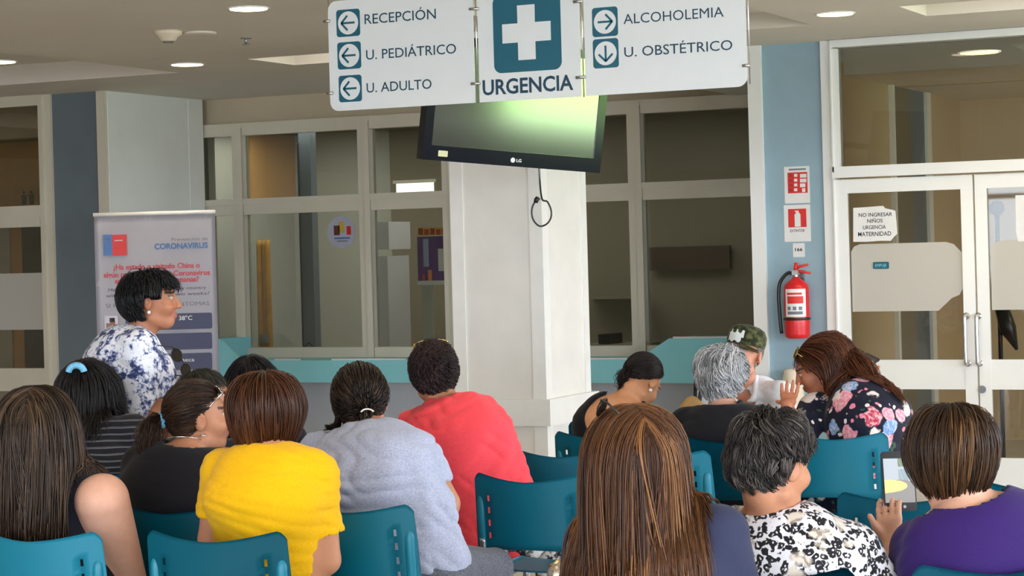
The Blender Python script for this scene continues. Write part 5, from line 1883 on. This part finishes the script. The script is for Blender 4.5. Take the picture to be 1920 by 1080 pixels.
    if hp.pop('collide', False):
        fld = G
        fld.a = np.minimum(fld.a, 1)
        Gs = SDF(pts.min(0) - .22, pts.max(0) + .22, .012)
        torso(Gs, off + .004)
        for sd in (-1, 1):
            Gs.add(cap(sh[sd], el[sd], ua * 1.16 + .016, ua + .014), .03)
        fld = Gs
    ze = hp.get('zend')
    if isinstance(ze, tuple):
        hp['zend'] = loc(P['head'][0], ze[0], P['head'][2])[2]
    hair = grow_hair('hair', root, rng, hc, Rh, hs, field=fld, **hp)
    return dict(root=root, hc=hc, Rh=Rh, hs=hs, loc=loc, org=org, hair=hair, sh=sh, el=el, wr=wr, r=r, f=f, c7=c7, hip=hip, upd=upd, shirt=shirt, body=body)
def hl(p, x, y, z):
    """a point in head coordinates"""
    return p['hc'] + p['Rh'] @ (p['hs'] * V3(x, y, z))
def tube_part(name, pts, r, m, parent, n=8):
    bm = bmesh.new(); tube(bm, [tuple(q) for q in pts], r, n)
    return link_mesh(name, bm, m, parent, smooth=True)
def blob_part(name, c, rr, R, m, parent, seg=16):
    bm = bmesh.new()
    bmesh.ops.create_uvsphere(bm, u_segments=seg, v_segments=seg // 2 + 2, radius=1)
    for v in bm.verts:
        v.co = Vector(c + np.array(R) @ (np.array(v.co) * rr))
    return link_mesh(name, bm, m, parent, smooth=True)
def torus_part(name, c, R, a, b, r, m, parent, arc=(0, 360), n=28):
    pts = [c + np.array(R) @ V3(a * math.cos(math.radians(t)), b * math.sin(math.radians(t)), 0) for t in np.linspace(*arc, n)]
    return tube_part(name, pts, r, m, parent)
def glasses(p, where, R, w=.062, lens=(.012, .01, .008), name='sunglasses', root=None, temple=.11, fm='black'):
    """frame lying in the x-z plane of R at `where`, temples going to -y"""
    root = root or p['root']
    bm = bmesh.new()
    R = np.array(R)
    for sd in (-1, 1):
        ring = [tuple(where + R @ V3(sd * w * .56 + .027 * math.cos(t), 0.004 * math.cos(t) * -sd, .022 * math.sin(t))) for t in np.linspace(0, 2 * math.pi, 21)]
        tube(bm, ring, .0022, 6)
        tube(bm, [tuple(where + R @ V3(sd * w * 1.0, 0, .006)), tuple(where + R @ V3(sd * w * 1.1, -.02, .006)), tuple(where + R @ V3(sd * w * 1.12, -temple, -.004))], [.0035, .0032, .002], 6)
    tube(bm, [tuple(where + R @ V3(-.01, 0, .004)), tuple(where + R @ V3(0, .002, .008)), tuple(where + R @ V3(.01, 0, .004))], .0022, 6)
    g = link_mesh(name, bm, M[fm], root, smooth=True)
    for sd in (-1, 1):
        bm = bmesh.new()
        prism(bm, [(.026 * math.cos(t), .021 * math.sin(t)) for t in np.linspace(0, 2 * math.pi, 18, endpoint=False)], -.001, .001)
        for v in bm.verts:
            v.co = Vector(where + R @ (np.array(v.co) + V3(sd * w * .56, 0, 0)))
        link_mesh('lens', bm, M['lens'], g)
    return g
M['lens'] = mat('dark_lens', (.02, .012, .008), .08, spec=.8)
M['gold'] = mat('gold_metal', (.7, .5, .2), .25, 1.)
M['silver'] = mat('silver_metal', (.75, .75, .75), .2, 1.)
M['pearl'] = mat('pearl', rgb(236, 232, 224), .25)
M['sky_cloth'] = mat('light_blue_glitter_cloth', rgb(120, 190, 228), .6, var=.35, scale=260)
# ================================================================== the people
TAN, FAIR, OLIVE = np.array(rgb(178, 118, 88)), np.array(rgb(206, 156, 132)), np.array(rgb(190, 132, 100))
DARK = [(.006, .005, .005), (.014, .011, .010), (.035, .026, .022)]
BROWN = [(.014, .007, .004), (.038, .018, .010), (.10, .048, .024)]
TROUSER = {'mat': cloth('dark_trouser_cloth', 'plain', [rgb(34, 36, 46)])}
C_ = {}

# 1 long brown hair, black vest, bare arm (bottom left)
p = C_['long_left'] = person(dict(seed=11, label='person with long brown hair and bare arm in a black vest, far left', head=(70, 792, 6.4), look=(-4, -4, -3), hump=.0, c7=(78, 872, 6.50), hip=(95, 6.45), yaw=-12,
    fat=1.12, sw=.172, ua=.066, elR=(236, 1085, 6.5), wrR=(170, 1120, 6.75), shR=(192, 938, 6.36), shL=(-40, 925, 6.4), skin=FAIR, legs=TROUSER,
    top=dict(name='vest', mat=cloth('black_vest_cloth', 'plain', [rgb(24, 24, 34)]), sleeve=-.075, neck=(.085, .06, .02)),
    hair=dict(n=2300, cols=[(.016, .009, .006), (.05, .028, .016), (.17, .10, .055)], length=.62, zend=lambda q, r: np.where(q[:, 0] > .35, .93, .80) + r.normal(0, .03, len(q)), vol=.12, part=.0, width=.0034, collide=True, clump=.72, guides=90, segs=18, messy=.06, out=.25)))

# 2 striped shirt, dark hair, blue scrunchie
p = C_['striped'] = person(dict(seed=12, label='person with dark hair and a light blue scrunchie in a black striped shirt', head=(164, 728, 8.1), look=(-14, -6, 4), hip=(205, 8.1), yaw=-26,
    fat=1.08, ua=.05, c7=(184, 795, 8.06), shR=(248, 812, 8.0), shL=(120, 815, 8.2), elR=(268, 920, 8.1), skin=TAN, legs=TROUSER,
    top=dict(name='striped_shirt', mat=cloth('black_striped_cloth', 'stripes', [rgb(28, 28, 34), rgb(110, 108, 110)]), sleeve=.75, neck=(.07, .02, 0)),
    hair=dict(n=1700, cols=DARK, length=.42, zend=(815,), vol=.18, width=.003, collide=True, clump=.5, messy=.08, crown=(0, -.55, .83), segs=14)))
q = hl(p, .005, -.118, .062)
torus_part('scrunchie', q - V3(0, 0, .01), frame(-14) @ np.array([[1, 0, 0], [0, 0, -1], [0, 1, 0]]), .032, .03, .0125, M['sky_cloth'], p['root'], (10, 170), 18)

# 3 the standing person in profile
p = C_['standing'] = person(dict(seed=13, label='standing person with short black hair in a blue and white flower blouse', head=(284, 560, 8.5), look=(-84, 0, 0), hip=(262, 8.5), yaw=-72, stand=True,
    hipz=.86, fat=1.1, sw=.15, d=(.15, .15, .15, .115), c7=(246, 630, 8.5), hump=.04, ua=.05, elR=(262, 772, 8.33), wrR=(318, 800, 8.36), skin=TAN, legs=TROUSER, res=.005,
    brow=(.012, .01, .01),
    top=dict(name='blouse', mat=cloth('blue_white_flower_cloth', 'blotch', [rgb(232, 232, 238), rgb(52, 60, 104), rgb(150, 158, 190)], 1.3, .7), sleeve=1.15, loose=.022, off=.012, neck=(.062, .05, -.035), hem=.18, fold=.006),
    hair=dict(n=1900, cols=[(.003, .003, .004), (.007, .006, .007), (.018, .015, .014)], length=.15, ear=True, vol=.36, flow='crown', width=.0034, clump=.5, messy=.22, crown=(0, -.1, .95), segs=9,
              line=([-1, -.6, -.2, .05, .3, .6, .95], [-.95, -.9, -.55, -.1, .25, .5, .62]))))
blob_part('earring', hl(p, .083, -.006, -.052), .007, np.eye(3), M['pearl'], p['root'])
gq = p['loc'](340, 680, 8.30)
glasses(p, gq, frame(-24, -10, 52), w=.066, temple=.10)

# 4 ponytail, glasses on the head, face to the right
p = C_['ponytail'] = person(dict(seed=14, label='person in black with a ponytail, glasses pushed up, face turned right', head=(371, 778, 6.95), look=(-68, 2, 4), hip=(345, 7.0), yaw=-34,
    fat=1.15, sw=.17, c7=(343, 848, 6.9), shL=(268, 872, 7.0), shR=(425, 880, 6.86), skin=OLIVE, legs=TROUSER, res=.005, jaw=1.06,
    top=dict(name='black_top', mat=cloth('black_top_cloth', 'plain', [rgb(22, 21, 26)]), sleeve=.8, neck=(.088, .05, .035)),
    hair=dict(n=1500, cols=BROWN, length=.3, vol=.10, line=([-1, -.6, -.1, .15, .4, .62, .95], [-.98, -.95, -.68, -.1, .22, .42, .62]), flow='tie', tie=(-.25, -.93, -.22), width=.0026, clump=.25,
              tail=dict(n=520, len=.25, w=.055, dir=(-.9, -.25, .05), drop=2.2, curl=.006))))
q = hl(p, -.021, -.112, -.008)
torus_part('scrunchie', q, p['Rh'] @ np.array([[1, 0, 0], [0, 0, -1], [0, 1, 0]]), .02, .02, .011, M['sky_cloth'], p['root'])
glasses(p, hl(p, 0, .075, .072), p['Rh'] @ frame(0, 38, 0), fm='silver', name='glasses', temple=.12)
torus_part('earring', hl(p, .082, -.005, -.055), p['Rh'], .009, .009, .002, M['silver'], p['root'])
torus_part('necklace', p['c7'] + V3(.0, .0, .035), frame(0, -20, 0), .062, .058, .002, M['silver'], p['root'], (180, 360))

# 5 and 6 heads further forward
p = C_['grey_crop'] = person(dict(seed=15, label='person with short greying dark hair, half hidden behind the ponytail', head=(384, 748, 8.0), look=(-78, 0, 0), hip=(395, 8.0), yaw=-25, fat=1.05, skin=OLIVE, legs=TROUSER,
    top=dict(mat=TROUSER['mat'], sleeve=.7),
    hair=dict(n=900, cols=[(.012, .011, .008), (.03, .027, .02), (.09, .08, .06)], length=.05, vol=.1, flow='crown', width=.003, clump=.2, segs=6)))
p = C_['black_hair'] = person(dict(seed=16, label='person with smooth black hair, mostly hidden behind the brown bob', head=(473, 719, 8.4), look=(-10, 0, 0), hip=(480, 8.4), yaw=-20, fat=1.0, skin=TAN, legs=TROUSER,
    top=dict(mat=TROUSER['mat'], sleeve=.7),
    hair=dict(n=1200, cols=[(.003, .003, .004), (.007, .006, .007), (.02, .018, .02)], length=.3, zend=(790,), vol=.16, width=.003, clump=.4)))

# 7 yellow shirt
p = C_['yellow'] = person(dict(seed=17, label='person in a bright yellow short-sleeved shirt with a brown bob', head=(501, 766, 6.38), look=(-44, -12, 2), hip=(512, 6.38), yaw=-16,
    fat=1.02, sw=.162, c7=(508, 838, 6.33), shL=(418, 882, 6.42), shR=(592, 890, 6.3), elL=(398, 1010, 6.45), elR=(612, 1050, 6.32), ua=.047, skin=OLIVE, legs=TROUSER, w=(.18, .155, .172, .158),
    top=dict(name='yellow_shirt', mat=cloth('yellow_knit', 'plain', [rgb(230, 174, 2)], rough=.8), sleeve=.62, loose=.012, neck=(.052, .02, -.035), hem=.1, fold=.007, ff=1.2),
    hair=dict(n=2100, cols=[(.020, .006, .002), (.064, .019, .006), (.15, .05, .015)], length=.36, zend=(850,), hug=.6, vol=.30, width=.0032, clump=.6, messy=.05, crown=(.05, -.25, .96), segs=16, lowcol=None)))

# 9 grey T-shirt
p = C_['grey_tee'] = person(dict(seed=18, label='heavy-set person in a grey T-shirt with a clipped low ponytail', head=(677, 753, 7.2), look=(-6, -14, -5), hip=(742, 6.98), yaw=-22,
    fat=1.34, sw=.18, w=(.185, .185, .180, .15), c7=(692, 802, 7.08), hump=.10, shL=(604, 850, 7.15), shR=(776, 852, 6.96), elL=(570, 950, 7.3), elR=(834, 945, 6.98), wrR=(790, 985, 7.3), ua=.05, skin=OLIVE,
    legs=dict(mat=cloth('grey_fleck_trouser', 'heather', [rgb(60, 62, 72), rgb(120, 122, 132)])),
    top=dict(name='grey_tshirt', mat=cloth('grey_heather_jersey', 'heather', [rgb(150, 155, 176), rgb(186, 191, 212)]), sleeve=.6, loose=.018, neck=(.06, .02, -.03), hem=.12, fold=.011, ff=1.2),
    hair=dict(n=1900, cols=[(.006, .004, .003), (.018, .010, .007), (.06, .03, .016)], length=.3, vol=.34, line=([-1, -.6, -.1, .15, .4, .62, .95], [-.98, -.95, -.8, -.3, .22, .42, .62]), flow='tie', tie=(.34, -.80, -.72), width=.003, clump=.3,
              tail=dict(n=260, len=.085, w=.03, dir=(.1, -.6, -.6), drop=1.6, curl=.006))))
q = hl(p, .034, -.100, -.066)
torus_part('hair_clip', q + V3(0, -.008, .004), frame(10) @ np.array([[1, 0, 0], [0, 0, -1], [0, 1, 0]]), .022, .016, .005, M['silver'], p['root'], (20, 160), 14)
rng_ = np.random.default_rng(5)
bm = bmesh.new()
for k in range(60):
    a = hl(p, -.078 + rng_.normal(0, .004), -.02 + rng_.normal(0, .01), -.03 + rng_.normal(0, .006))
    e = p['loc'](614 + rng_.normal(0, 5), 802 + rng_.normal(0, 3), 7.1)
    m = (a + e) / 2 + V3(.012, -.01, -.018)
    tube(bm, smooth_path([a, m, e], 4), [.003] * 6 + [.002, .0015, .001], 3, caps=False)
flick = link_mesh('loose_lock', bm, mat('dark_lock', (.010, .006, .004), .4), p['root'], smooth=True)
torus_part('earring', hl(p, -.072, .02, -.085), p['Rh'], .012, .012, .0022, M['silver'], p['root'])

# 10 coral top
p = C_['coral'] = person(dict(seed=19, label='person in a coral red sleeveless top with short dark curly hair', head=(814, 698, 8.12), look=(4, -4, -4), hip=(918, 7.98), yaw=-8,
    fat=1.2, sw=.172, c7=(838, 754, 8.06), hump=.06, shL=(768, 800, 8.15), shR=(905, 800, 8.0), elL=(752, 885, 8.35), wrL=(790, 930, 8.55), elR=(952, 880, 8.2), wrR=(940, 940, 8.45), ua=.042, hipz=.55, skin=OLIVE,
    legs=dict(mat=cloth('black_white_print_cloth', 'blotch', [rgb(225, 220, 215), rgb(24, 22, 26), rgb(120, 116, 116)], 1.0)),
    top=dict(name='coral_top', mat=cloth('coral_jersey', 'plain', [rgb(244, 74, 84)], rough=.75), sleeve=-.05, hole={-1: .05, 1: 0}, off=.012, neck=(.058, .02, -.035), hem=.085, fold=.010, ff=1.1),
    hair=dict(n=2100, cols=[(.010, .005, .005), (.022, .011, .010), (.06, .03, .03)], length=.07, vol=.2, flow='crown', width=.0028, clump=.35, curl=.006, cfreq=1.6, messy=.6, segs=9,
              line=([-1, -.6, -.2, .05, .3, .6, .95], [-.85, -.85, -.6, -.2, .25, .5, .62]))))
glasses(p, hl(p, 0, .05, .115), p['Rh'] @ frame(0, 70, 0), fm='gold', name='glasses', temple=.09)

# 11 bare back
p = C_['bare_back'] = person(dict(seed=20, label='person with a bare upper back in a black low-backed top, head bowed', head=(1204, 712, 9.38), look=(-36, -44, 10), hip=(1142, 9.4), yaw=-26,
    fat=1.0, sw=.155, c7=(1166, 750, 9.32), hump=.07, shL=(1106, 780, 9.4), shR=(1212, 786, 9.25), skin=np.array(rgb(206, 146, 106)), legs=TROUSER,
    top=dict(name='low_back_top', mat=cloth('black_low_top_cloth', 'plain', [rgb(20, 19, 24)]), sleeve=-.04, neck=(.1, .05, .05), scoop=(1158, 778, 9.18, (.15, .16, .13))),
    hair=dict(n=1400, cols=[(.006, .004, .004), (.014, .009, .008), (.04, .026, .022)], length=.3, vol=.09, flow='tie', tie=(-.38, -.82, -.5), width=.0026, clump=.25,
              tail=dict(n=260, len=.10, w=.032, dir=(-.5, -.4, -.4), drop=1.8, curl=.006))))
blob_part('earring', hl(p, .083, -.006, -.05), .008, np.eye(3), M['pearl'], p['root'])

# 12 grey wavy hair
p = C_['grey_wavy'] = person(dict(seed=21, label='person with wavy grey hair in a black top with a bag strap', head=(1353, 700, 8.98), look=(-16, 0, 3), hip=(1364, 8.95), yaw=-12,
    fat=1.12, sw=.168, c7=(1358, 772, 8.93), skin=FAIR, legs=TROUSER,
    top=dict(name='black_blouse', mat=cloth('black_blouse_cloth', 'plain', [rgb(20, 20, 25)]), sleeve=.8, neck=(.118, .04, .07)),
    hair=dict(n=2000, cols=[(.17, .17, .175), (.52, .52, .525), (.85, .85, .86)], length=.16, vol=.4, flow='crown', width=.0032, clump=.6, curl=.011, cfreq=1.1, messy=.25, guides=60, segs=11,
              line=([-1, -.6, -.2, .05, .3, .6, .95], [-.92, -.88, -.55, -.1, .25, .5, .62]))))
a, b = p['loc'](1388, 757, 8.88), p['loc'](1328, 806, 8.79)
bm = bmesh.new(); m_ = (a + b) / 2 + V3(0, -.03, 0)
tube(bm, smooth_path([a + V3(0, .05, .0), a, m_, b], 5), .012, 6)
link_mesh('bag_strap', bm, mat('charcoal_strap', rgb(44, 44, 50), .6), p['root'], smooth=True)

# 13 man with the cap, facing the camera
p = C_['cap'] = person(dict(seed=22, label='older person in a white shirt and olive camouflage cap facing the camera', head=(1394, 662, 10.2), hs=1.04, look=(146, 4, -8), hip=(1398, 10.3), yaw=168,
    fat=1.15, sw=.19, c7=(1398, 722, 10.28), shL=(1462, 742, 10.15), shR=(1330, 738, 10.3), elL=(1482, 830, 10.0), skin=np.array(rgb(214, 150, 122)), legs=TROUSER, res=.005, brow=(.12, .10, .09),
    top=dict(name='white_shirt', mat=cloth('white_shirt_cloth', 'plain', [rgb(232, 234, 242)]), sleeve=.65, loose=.012, off=.016, neck=(.066, .085, -.02), fold=.006),
    hair=dict(n=500, cols=[(.26, .24, .22), (.36, .34, .32), (.5, .49, .48)], length=.03, vol=.04, flow='crown', width=.0025, clump=.1, segs=5, shell=True)))
Rc = p['Rh'] @ frame(0, 8, 0)
bm = bmesh.new()
prof = []
rings = []
for k, (rr, zz) in enumerate(((1.06, .036), (1.10, .06), (1.07, .092), (.9, .118), (.6, .132), (.25, .137), (.02, .138))):
    rings.append([bm.verts.new(tuple(p['hc'] + Rc @ V3(.082 * rr * math.cos(t), -.008 + .1 * rr * math.sin(t), zz))) for t in np.linspace(0, 2 * math.pi, 32, endpoint=False)])
for A_, B_ in zip(rings, rings[1:]):
    for k in range(32):
        bm.faces.new((A_[k], A_[(k + 1) % 32], B_[(k + 1) % 32], B_[k]))
bm.faces.new(rings[-1])
CAM = cloth('camouflage_cloth', 'camo', [rgb(40, 44, 26), rgb(74, 78, 44), rgb(96, 94, 62)])
capo = link_mesh('cap', bm, CAM, p['root'], smooth=True)
bm = bmesh.new()
G_ = []
for j in range(7):
    row = []
    for i in range(17):
        t = math.radians(15 + 150 * i / 16)
        rad_ = 1 + .66 * (j / 6) * math.sin(t) ** 1.2
        row.append(bm.verts.new(tuple(p['hc'] + Rc @ V3(.087 * math.cos(t) * (1 + .06 * j / 6), -.008 + .106 * math.sin(t) * rad_, .04 - .016 * (j / 6) - .018 * math.cos(t) ** 2))))
    G_.append(row)
for j in range(6):
    for i in range(16):
        bm.faces.new((G_[j][i], G_[j][i + 1], G_[j + 1][i + 1], G_[j + 1][i]))
bmesh.ops.solidify(bm, geom=bm.faces[:], thickness=.004)
link_mesh('brim', bm, CAM, capo, smooth=True)
bm = bmesh.new()
em = []
for i in range(9):
    t = math.radians(60 + 52 * i / 8)
    col_ = []
    for zz, rr in ((.042, 1.125), (.06, 1.115), (.082, 1.1), (.096, 1.04)):
        col_.append(bm.verts.new(tuple(p['hc'] + Rc @ V3(.082 * rr * math.cos(t), -.008 + .1 * rr * math.sin(t), zz + .006 * math.sin(i * 1.9)))))
    em.append(col_)
for i in range(8):
    for j in range(3):
        if (i, j) in ((0, 2), (7, 0), (3, 2)): continue
        bm.faces.new((em[i][j], em[i + 1][j], em[i + 1][j + 1], em[i][j + 1]))
link_mesh('cap_emblem', bm, mat('white_embroidery', rgb(225, 228, 225), .8, var=.1, scale=200), capo, smooth=True)
bm = bmesh.new()
for sd in (-1, 1):
    a = p['c7'] + p['f'] * .05 + p['r'] * sd * .055 + V3(0, 0, .035)
    b = p['c7'] + p['f'] * .125 + p['r'] * sd * .052 - V3(0, 0, .05)
    c2 = p['c7'] + p['f'] * .14 + p['r'] * sd * .02 - V3(0, 0, .07)
    tube(bm, smooth_path([a - p['f'] * .07, a, b, c2], 4), [.012] * 6 + [.016] * 4 + [.012, .008, .004], 6)
link_mesh('collar', bm, bpy.data.materials['white_shirt_cloth'], p['root'], smooth=True)

# 14 auburn hair, floral dress
FLOR = cloth('navy_floral_cloth', 'floral', [rgb(20, 22, 40), rgb(226, 130, 150), rgb(110, 152, 204), rgb(186, 44, 78), rgb(234, 218, 212), rgb(60, 84, 66)], .95, .7)
p = C_['floral'] = person(dict(seed=23, label='person with long auburn hair in a navy floral dress raising a hand', head=(1533, 686, 9.15), look=(78, -24, -6), hip=(1618, 9.0), yaw=50,
    fat=1.1, sw=.165, c7=(1592, 724, 9.05), hump=.09, shL=(1528, 770, 9.1), shR=(1650, 768, 9.05), elL=(1496, 828, 8.93), wrL=(1476, 760, 8.9), elR=(1676, 770, 9.3), wrR=(1610, 712, 9.27),
    handL=dict(d=(.2, .8, .5), n=(0, -.5, .8), curl=22, spread=1.5, side=1, thumb=(-1, .2, -.1)), handR=dict(d=(.3, 0, .8), n=(-.1, -1, 0), curl=60),
    ua=.046, skin=np.array(rgb(186, 118, 88)), legs=dict(name='dress_skirt', mat=FLOR), res=.005,
    top=dict(name='floral_dress', mat=FLOR, sleeve=.95, loose=.02, off=.014, neck=(.07, .05, 0), fold=.005),
    hair=dict(n=2300, cols=[(.024, .007, .003), (.085, .024, .009), (.20, .065, .022)], length=.66, zend=(800,), vol=.12, width=.0036, collide=True, clump=.6, messy=.06, segs=18, crown=(0, .75, .66), part=None, sweep=(0, -1.0, -.6), sweep_r=1.55, ear=True, tie=(0, -.93, -.05), keepout=.012, tail=dict(n=1500, len=.42, w=.085, dir=(.5, -.85, -.42), drop=1.1, curl=.004, lean=(.14, -.10, 0)))))
torus_part('wristwatch', p['wr'][-1] + V3(.012, 0, -.035), frame(0, 60, 20), .034, .03, .006, M['gold'], p['root'])
glasses(p, hl(p, 0, .058, .092), p['Rh'] @ frame(0, 50, 0), fm='gold', temple=.08)

# 15 long straight hair in front
NAVY = cloth('slate_navy_cloth', 'plain', [rgb(48, 52, 76)])
p = C_['long_front'] = person(dict(seed=24, label='person with long straight caramel brown hair seen from behind, front centre', head=(1190, 846, 4.98), look=(14, -4, -4), hip=(1236, 5.02), yaw=-8,
    fat=1.06, sw=.172, c7=(1212, 965, 5.02), hump=.02, shL=(1112, 1012, 5.08), shR=(1350, 1004, 4.98), skin=FAIR, legs=TROUSER,
    top=dict(name='navy_top', mat=NAVY, sleeve=.7, neck=(.07, .02, 0)),
    hair=dict(n=3000, cols=[(.030, .010, .004), (.098, .035, .011), (.28, .12, .04)], length=.62, zend=lambda q, r: .83 + r.normal(0, .05, len(q)), vol=.09, width=.0030, collide=True, clump=.74, guides=120, messy=.045, part=.05, out=.25, segs=20, back=.1)))
glasses(p, p['loc'](1134, 774, 4.98), frame(62, 25, 30), temple=.06)

# 16 short grey-dark hair, animal print blouse
p = C_['print'] = person(dict(seed=25, label='person with short greying hair in an animal print blouse, face turned right', hs=1.02, head=(1449, 862, 5.22), look=(-50, -8, 5), hip=(1512, 5.44), yaw=-24,
    fat=1.22, sw=.19, c7=(1438, 982, 5.27), hump=.06, shL=(1370, 1026, 5.28), shR=(1596, 1040, 5.24), elR=(1660, 1150, 5.25), skin=OLIVE, legs=TROUSER, res=.005,
    top=dict(name='print_blouse', mat=cloth('animal_print_cloth', 'leopard', [rgb(214, 211, 216), rgb(26, 24, 26), rgb(206, 194, 180), rgb(128, 114, 102)], 1.25, .6), sleeve=.9, loose=.025, off=.016, neck=(.09, .04, .006), fold=.006),
    hair=dict(n=2500, cols=[(.010, .008, .007), (.030, .024, .022), (.19, .16, .14)], length=.068, vol=.3, ear=True, flow='crown', width=.0026, clump=.55, curl=.005, cfreq=.8, messy=.2, segs=9, guides=90, crown=(-.1, -.45, .88),
              line=([-1, -.6, -.2, .05, .3, .6, .95], [-.68, -.66, -.42, -.02, .25, .5, .62]))))
torus_part('neck_trim', p['c7'] + V3(.005, .0, .012), frame(-24, -10, 4), .088, .075, .006, M['black'], p['root'], (180, 360))

# 17 purple top with the phone
p = C_['purple'] = person(dict(seed=26, label='person in a purple top with short highlighted brown hair holding a phone', hs=1.03, head=(1782, 846, 5.28), look=(32, -22, 4), hip=(1826, 5.38), yaw=12,
    fat=1.2, sw=.185, c7=(1812, 950, 5.25), hump=.06, shL=(1728, 1024, 5.3), shR=(1942, 985, 5.25), elL=(1692, 1130, 5.36), wrL=(1676, 1024, 5.62), elR=(1950, 1120, 5.45), wrR=(1800, 1000, 5.7),
    handL=dict(d=(-.12, .15, 1), n=(.5, .75, 0), curl=18, side=1, spread=.3, thumb=(-.75, -.15, .9)), ua=.05, skin=FAIR, legs=TROUSER, res=.005,
    top=dict(name='purple_top', mat=cloth('purple_jersey', 'plain', [rgb(44, 20, 88)], rough=.75), sleeve=.92, loose=.008, neck=(.125, .04, .03), fold=.005),
    hair=dict(n=2400, cols=[(.014, .007, .004), (.048, .022, .010), (.17, .08, .03)], length=.30, zend=(932,), hug=.75, vol=.30, width=.0030, clump=.6, messy=.06, guides=100, crown=(-.05, -.3, .95), segs=14,
              lowcol=((.012, .008, .007), -.05))))

# phones, bags
def phone(px, py, d, w, h, yaw, pitch, roll, label, lit):
    o = cf(px, py, d)
    root = empty('mobile_phone', to_room(o), 0, label, 'phone')
    root.rotation_euler = (Matrix.Rotation(TH, 3, 'Z') @ Matrix(frame(yaw, pitch, roll).tolist())).to_euler()
    bm = bmesh.new(); prism(bm, round_rect(-w / 2, w / 2, -h / 2, h / 2, .007, 5), 0, .008)
    link_mesh('case', bm, M['black'], root)
    bm = bmesh.new(); prism(bm, [(-w * .46, -h * .36), (w * .46, -h * .36), (w * .46, h * .38), (-w * .46, h * .38)], -.0008, 0)
    sc = link_mesh('screen', bm, emit_mat('lit_phone_floor', (.30, .29, .28), .8, True) if lit else mat('dark_phone_screen', (.05, .06, .08), .1), root)
    if lit:
        for nm, q, c in (('picture_wall', (-.46, .46, .02, .38), (.50, .56, .62)), ('picture_tree', (-.02, .3, .24, .38), (.16, .22, .10)), ('picture_gate', (-.02, .28, .02, .2), (.25, .34, .38)), ('picture_wall', (.28, .46, .0, .2), (.6, .64, .68))):
            bm = bmesh.new(); box(bm, w * q[0], w * q[1], -.0012 - .0001 * len(nm), -.0008, h * q[2], h * q[3])
            link_mesh(nm, bm, emit_mat('lit_' + nm, c, .8, True), sc)
        bm = bmesh.new()
        prism(bm, [(-w * .46, -h * .2), (-w * .2, -h * .185), (w * .05, -h * .16), (w * .2, -h * .12), (w * .24, -h * .08), (w * .2, -h * .04), (w * .05, 0), (-w * .2, .02 * h), (-w * .46, h * .04)], -.0022, -.0008)
        link_mesh('picture_light', bm, emit_mat('lit_picture_light', (.95, .72, .25), .9, True), sc)
        bm = bmesh.new(); prism(bm, circle(w * .12, -h * .43, .004, 12), -.0008, 0)
        link_mesh('home_button', bm, M['dark_steel'], root)
    return root
phone(1686, 902, 5.66, .088, .158, 6, -12, 1, 'large dark phone with lit picture held up by the person in purple', True)
phone(1622, 676, 9.25, .07, .14, 20, -62, 60, 'dark phone held up behind the long auburn hair', False)
# fingers behind the phone belong to the holding hand's body; tan bag and cane in the second row
o_ = cf(1298, 772, 9.35)
bag = empty('tan_handbag', to_room(V3(o_[0], 9.35, o_[2] - .1)), TH, 'tan leather bag leaning beside the grey-haired person in black', 'bag')
bm = bmesh.new()
bmesh.ops.create_uvsphere(bm, u_segments=24, v_segments=14, radius=1)
for v in bm.verts:
    z = v.co.z
    v.co = Vector((v.co.x * .10 * (1 - .25 * max(0, z)), v.co.y * .06, z * .17 if z > 0 else max(z, -.6) * .2))
for v in bm.verts: v.co.z += .0
link_mesh('bag_body', bm, M['tan'], bag, smooth=True)
bm = bmesh.new()
tube(bm, smooth_path([(.03, 0, .13), (.045, 0, .22), (.055, 0, .28), (.03, .0, .30), (.02, .03, .2), (.02, .03, .12)], 5), .009, 8)
link_mesh('bag_handle', bm, M['black'], bag, smooth=True)
o_ = cf(1048, 1082, 6.9)
pu = empty('sequin_purse', to_room(o_), TH, 'glittering purse at the bottom edge beside the empty middle chair', 'purse')
bm = bmesh.new(); bmesh.ops.create_uvsphere(bm, u_segments=20, v_segments=12, radius=1)
for v in bm.verts: v.co = Vector((v.co.x * .04, v.co.y * .03, v.co.z * .05))
link_mesh('purse_body', bm, mat('sequin_cloth', rgb(176, 160, 140), .3, .6, var=.6, scale=300), pu, smooth=True)
bm = bmesh.new(); tube(bm, [(-.03, 0, .035), (0, 0, .052), (.03, 0, .035)], .006, 8)
link_mesh('clasp', bm, M['gold'], pu, smooth=True)
